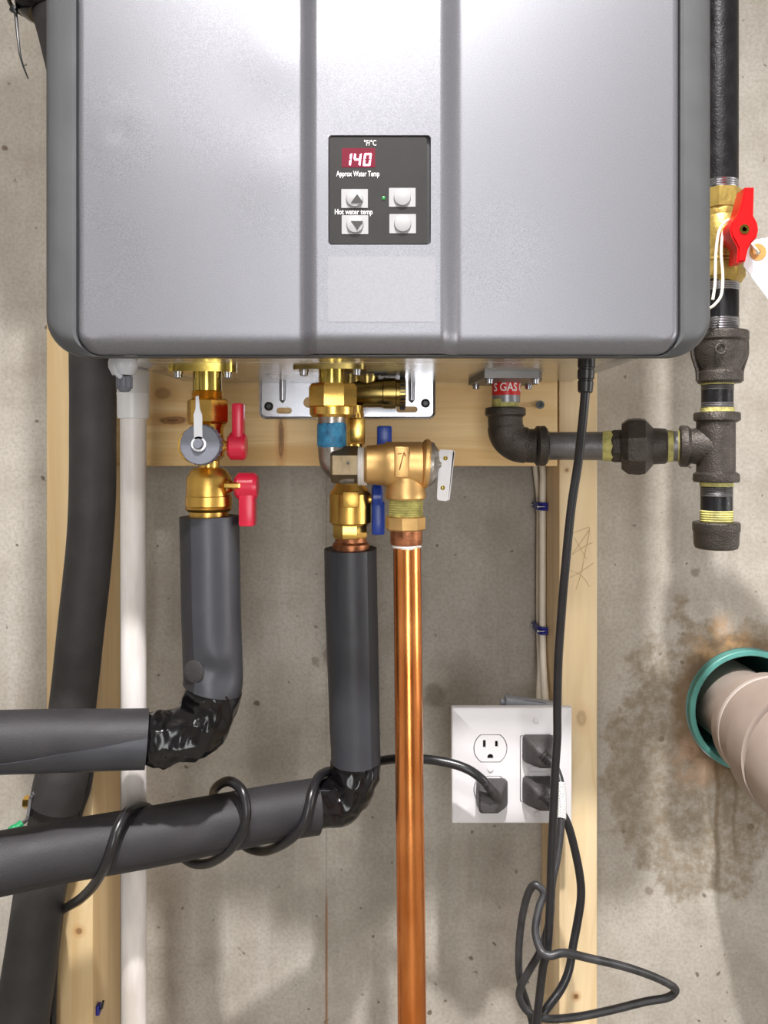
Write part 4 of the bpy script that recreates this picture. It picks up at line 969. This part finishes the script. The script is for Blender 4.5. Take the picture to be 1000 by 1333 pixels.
# ------------------------------------------------------------------ cream cables and staples
xs = rx0-.0040
def zpt(y, D): return Vector((xs, D, P(0, y, D).z))
for i, (dd, lab) in enumerate(((.889, 'cream electric cable nearest the concrete wall, clipped to the right stud'), (.872, 'cream electric cable nearest the viewer, clipped to the right stud'))):
    o_ = .003 if i else .006
    pts = spline([Vector((xs-.012, dd-.01, P(0, 520, .87).z)), Vector((xs-.006, dd, P(0, 570, .87).z)), Vector((xs-.004*(1-i), dd, P(0, 610, .87).z)), zpt(655, dd), zpt(740, dd), zpt(820, dd), Vector((xs-.001, dd-.01, P(0, 870, .87).z)), Vector((xs-.006+.003*i, dd-.030, P(0, 905, .86).z)), Vector((xs-.010+.004*i, dd-.055, P(0, 929, .83).z))], 8)
    tag(obj('electric_cable', sweep(B(), pts, .0036, 14), M['romex']), lab, 'cable', 'cream cables on the right stud')
for y, lab in ((658, 'upper blue cable staple holding the cream cables'), (817, 'lower blue cable staple holding the cream cables')):
    st = thing('cable_staple', zpt(y, .88), lab, 'staple', 'blue cable staples')
    D_ = .8805; z = zpt(y, D_).z
    pts = [Vector((rx0-.0004, .864, z)), Vector((xs-.002, .864, z)), Vector((xs-.0052, .868, z)), Vector((xs-.0056, .8805, z)), Vector((xs-.0052, .893, z)), Vector((xs-.002, .8965, z)), Vector((rx0-.0004, .8965, z))]
    bm = B()
    for dz in (-.0028, 0, .0028): sweep(bm, [p+Vector((0, 0, dz)) for p in pts], .0016, 8)
    obj('staple_saddle', bm, M['staple'], st)
    nb = B()
    for yy in (.8635, .8968): rev(nb, (rx0-.0008, yy, z), (-1, 0, 0), [(0, .001), (.010, .001), (.010, .0022), (.011, .002)], 12)
    obj('nail', nb, M['steel'], st)
ns = thing('cable_staple', P(126, 1312, .80), 'loose dark blue staple on the left stud near the bottom of the photo', 'staple', 'blue cable staples')
bm = B(); box(bm, Vector((lx1+.002, .822, P(0, 1315, .82).z)), (.004, .008, .010), None, .001); obj('staple_saddle', bm, M['staple'], ns)
obj('nail', sweep(B(), [Vector((lx1+.001, .822, P(0, 1318, .82).z)), Vector((lx1+.006, .820, P(0, 1312, .82).z)), Vector((lx1+.0075, .820, P(0, 1303, .82).z))], .0012, 10), M['screw'], ns)
# ------------------------------------------------------------------ bonding clamp
bcl = thing('ground_clamp', P(42, 1055, .745), 'small brass ground clamp with a green wire on the thick hose', 'clamp')
obj('clamp_screw', hl(B(), 1044, .745, [(32, 8), (40, 8), (40, 4), (58, 4)], 6, .3), M['brass'], bcl)
bm = sweep(B(), px([(54, 1032, .742), (47, 1032, .741), (42, 1038, .740), (40, 1050, .740), (38, 1062, .741)], 5), .0027, 4); obj('clamp_jaw', bm, M['steel'], bcl)
obj('clamp_nut', hl(B(), 1041, .744, [(46, 8.5), (54, 8.5), (57, 5)], 6), M['brass'], bcl)
obj('bare_wire', sweep(B(), px([(38, 1060, .741), (34, 1068, .739), (27, 1073, .728), (20, 1080, .724)], 5), .0017, 8), M['ironpipe'], bcl)
obj('green_wire', sweep(B(), px([(28, 1072, .728), (21, 1077, .724), (15, 1080, .722), (2, 1092, .724), (-30, 1108, .735)], 5), .0034, 10), M['green'], bcl, 'green insulated wire')
# ------------------------------------------------------------------ pipe sleeve and drain
ps = thing('pipe_sleeve', P(972, 922, WALL), 'teal plastic sleeve lining the round hole in the concrete wall', 'pipe')
bm = B(); r0, r1 = .0678, .0615
prof = [(0, r0), (.150, r0), (.151, r0-.001), (.151, r1+.001), (.150, r1), (0, r1)]
rev(bm, (HC.x, WALL+.140, HC.z), (0, -1, 0), prof, 56, 0, False)
obj('sleeve_tube', bm, M['teal'], ps)
obj('sleeve_end', rev(B(), (HC.x, WALL+.139, HC.z), (0, -1, 0), [(0, .0616), (.002, .0616)], 40), M['dark'], ps)
dpp = thing('waste_pipe', P(1000, 960, .82), 'fat beige plastic waste pipe coming out of the teal sleeve', 'pipe')
q = P(979, 933, .88)
obj('pipe_length', rev(B(), (q.x, WALL+.13, q.z), (0, -1, 0), [(0, .0445), (.20, .0445)], 52), M['drain'], dpp)
obj('coupling', rev(B(), (q.x, .852, q.z), (0, -1, 0), [(0, .050), (.0003, .0560), (.0015, .0572), (.014, .0576), (.016, .0576), (.070, .0576), (.072, .052)], 60), M['drain'], dpp)
obj('coupling_rim', rev(B(), (q.x, .8365, q.z), (0, -1, 0), [(0, .0576), (.001, .0583), (.005, .0583), (.006, .0576)], 60, 0, False), M['drainrim'], dpp, 'pale ridge round the coupling')
bm = rev(B(), (q.x, .795, q.z), (0, -1, 0), [(0, .058), (.001, .0650), (.003, .0665), (.035, .0668)], 60)
obj('bend_hub', bm, M['drain'], dpp)
pts = spline([Vector((q.x, .762, q.z)), Vector((q.x+.004, .735, q.z-.003)), Vector((q.x+.03, .705, q.z-.022)), Vector((q.x+.08, .695, q.z-.06)), Vector((q.x+.14, .695, q.z-.105))], 8)
obj('pipe_bend', sweep(B(), pts, .0655, 56), M['drain'], dpp)
e0 = pts[-1]; obj('pipe_length', sweep(B(), [e0, e0+Vector((.25, 0, -.19)), e0+Vector((.45, 0, -.34))], .05, 40), M['drain'], dpp)
# pencil scribble on the right stud
bm = B()
for ln in ([(744, 695), (757, 690), (768, 688), (752, 712), (745, 722)], [(748, 700), (757, 716), (764, 728)], [(745, 722), (760, 712), (772, 706)], [(742, 752), (755, 745), (773, 733)], [(742, 742), (758, 750), (768, 764)], [(750, 768), (757, 745), (762, 720), (768, 690)]):
    sweep(bm, spline([P(x, y, SD-.0001) for x, y in ln], 4), .00022, 5)
o = obj('pencil_scribble', bm, mat('pencil', (186, 158, 118), .6)); tag(o, 'faint pencil scribble on the face of the right stud', 'pencil mark')
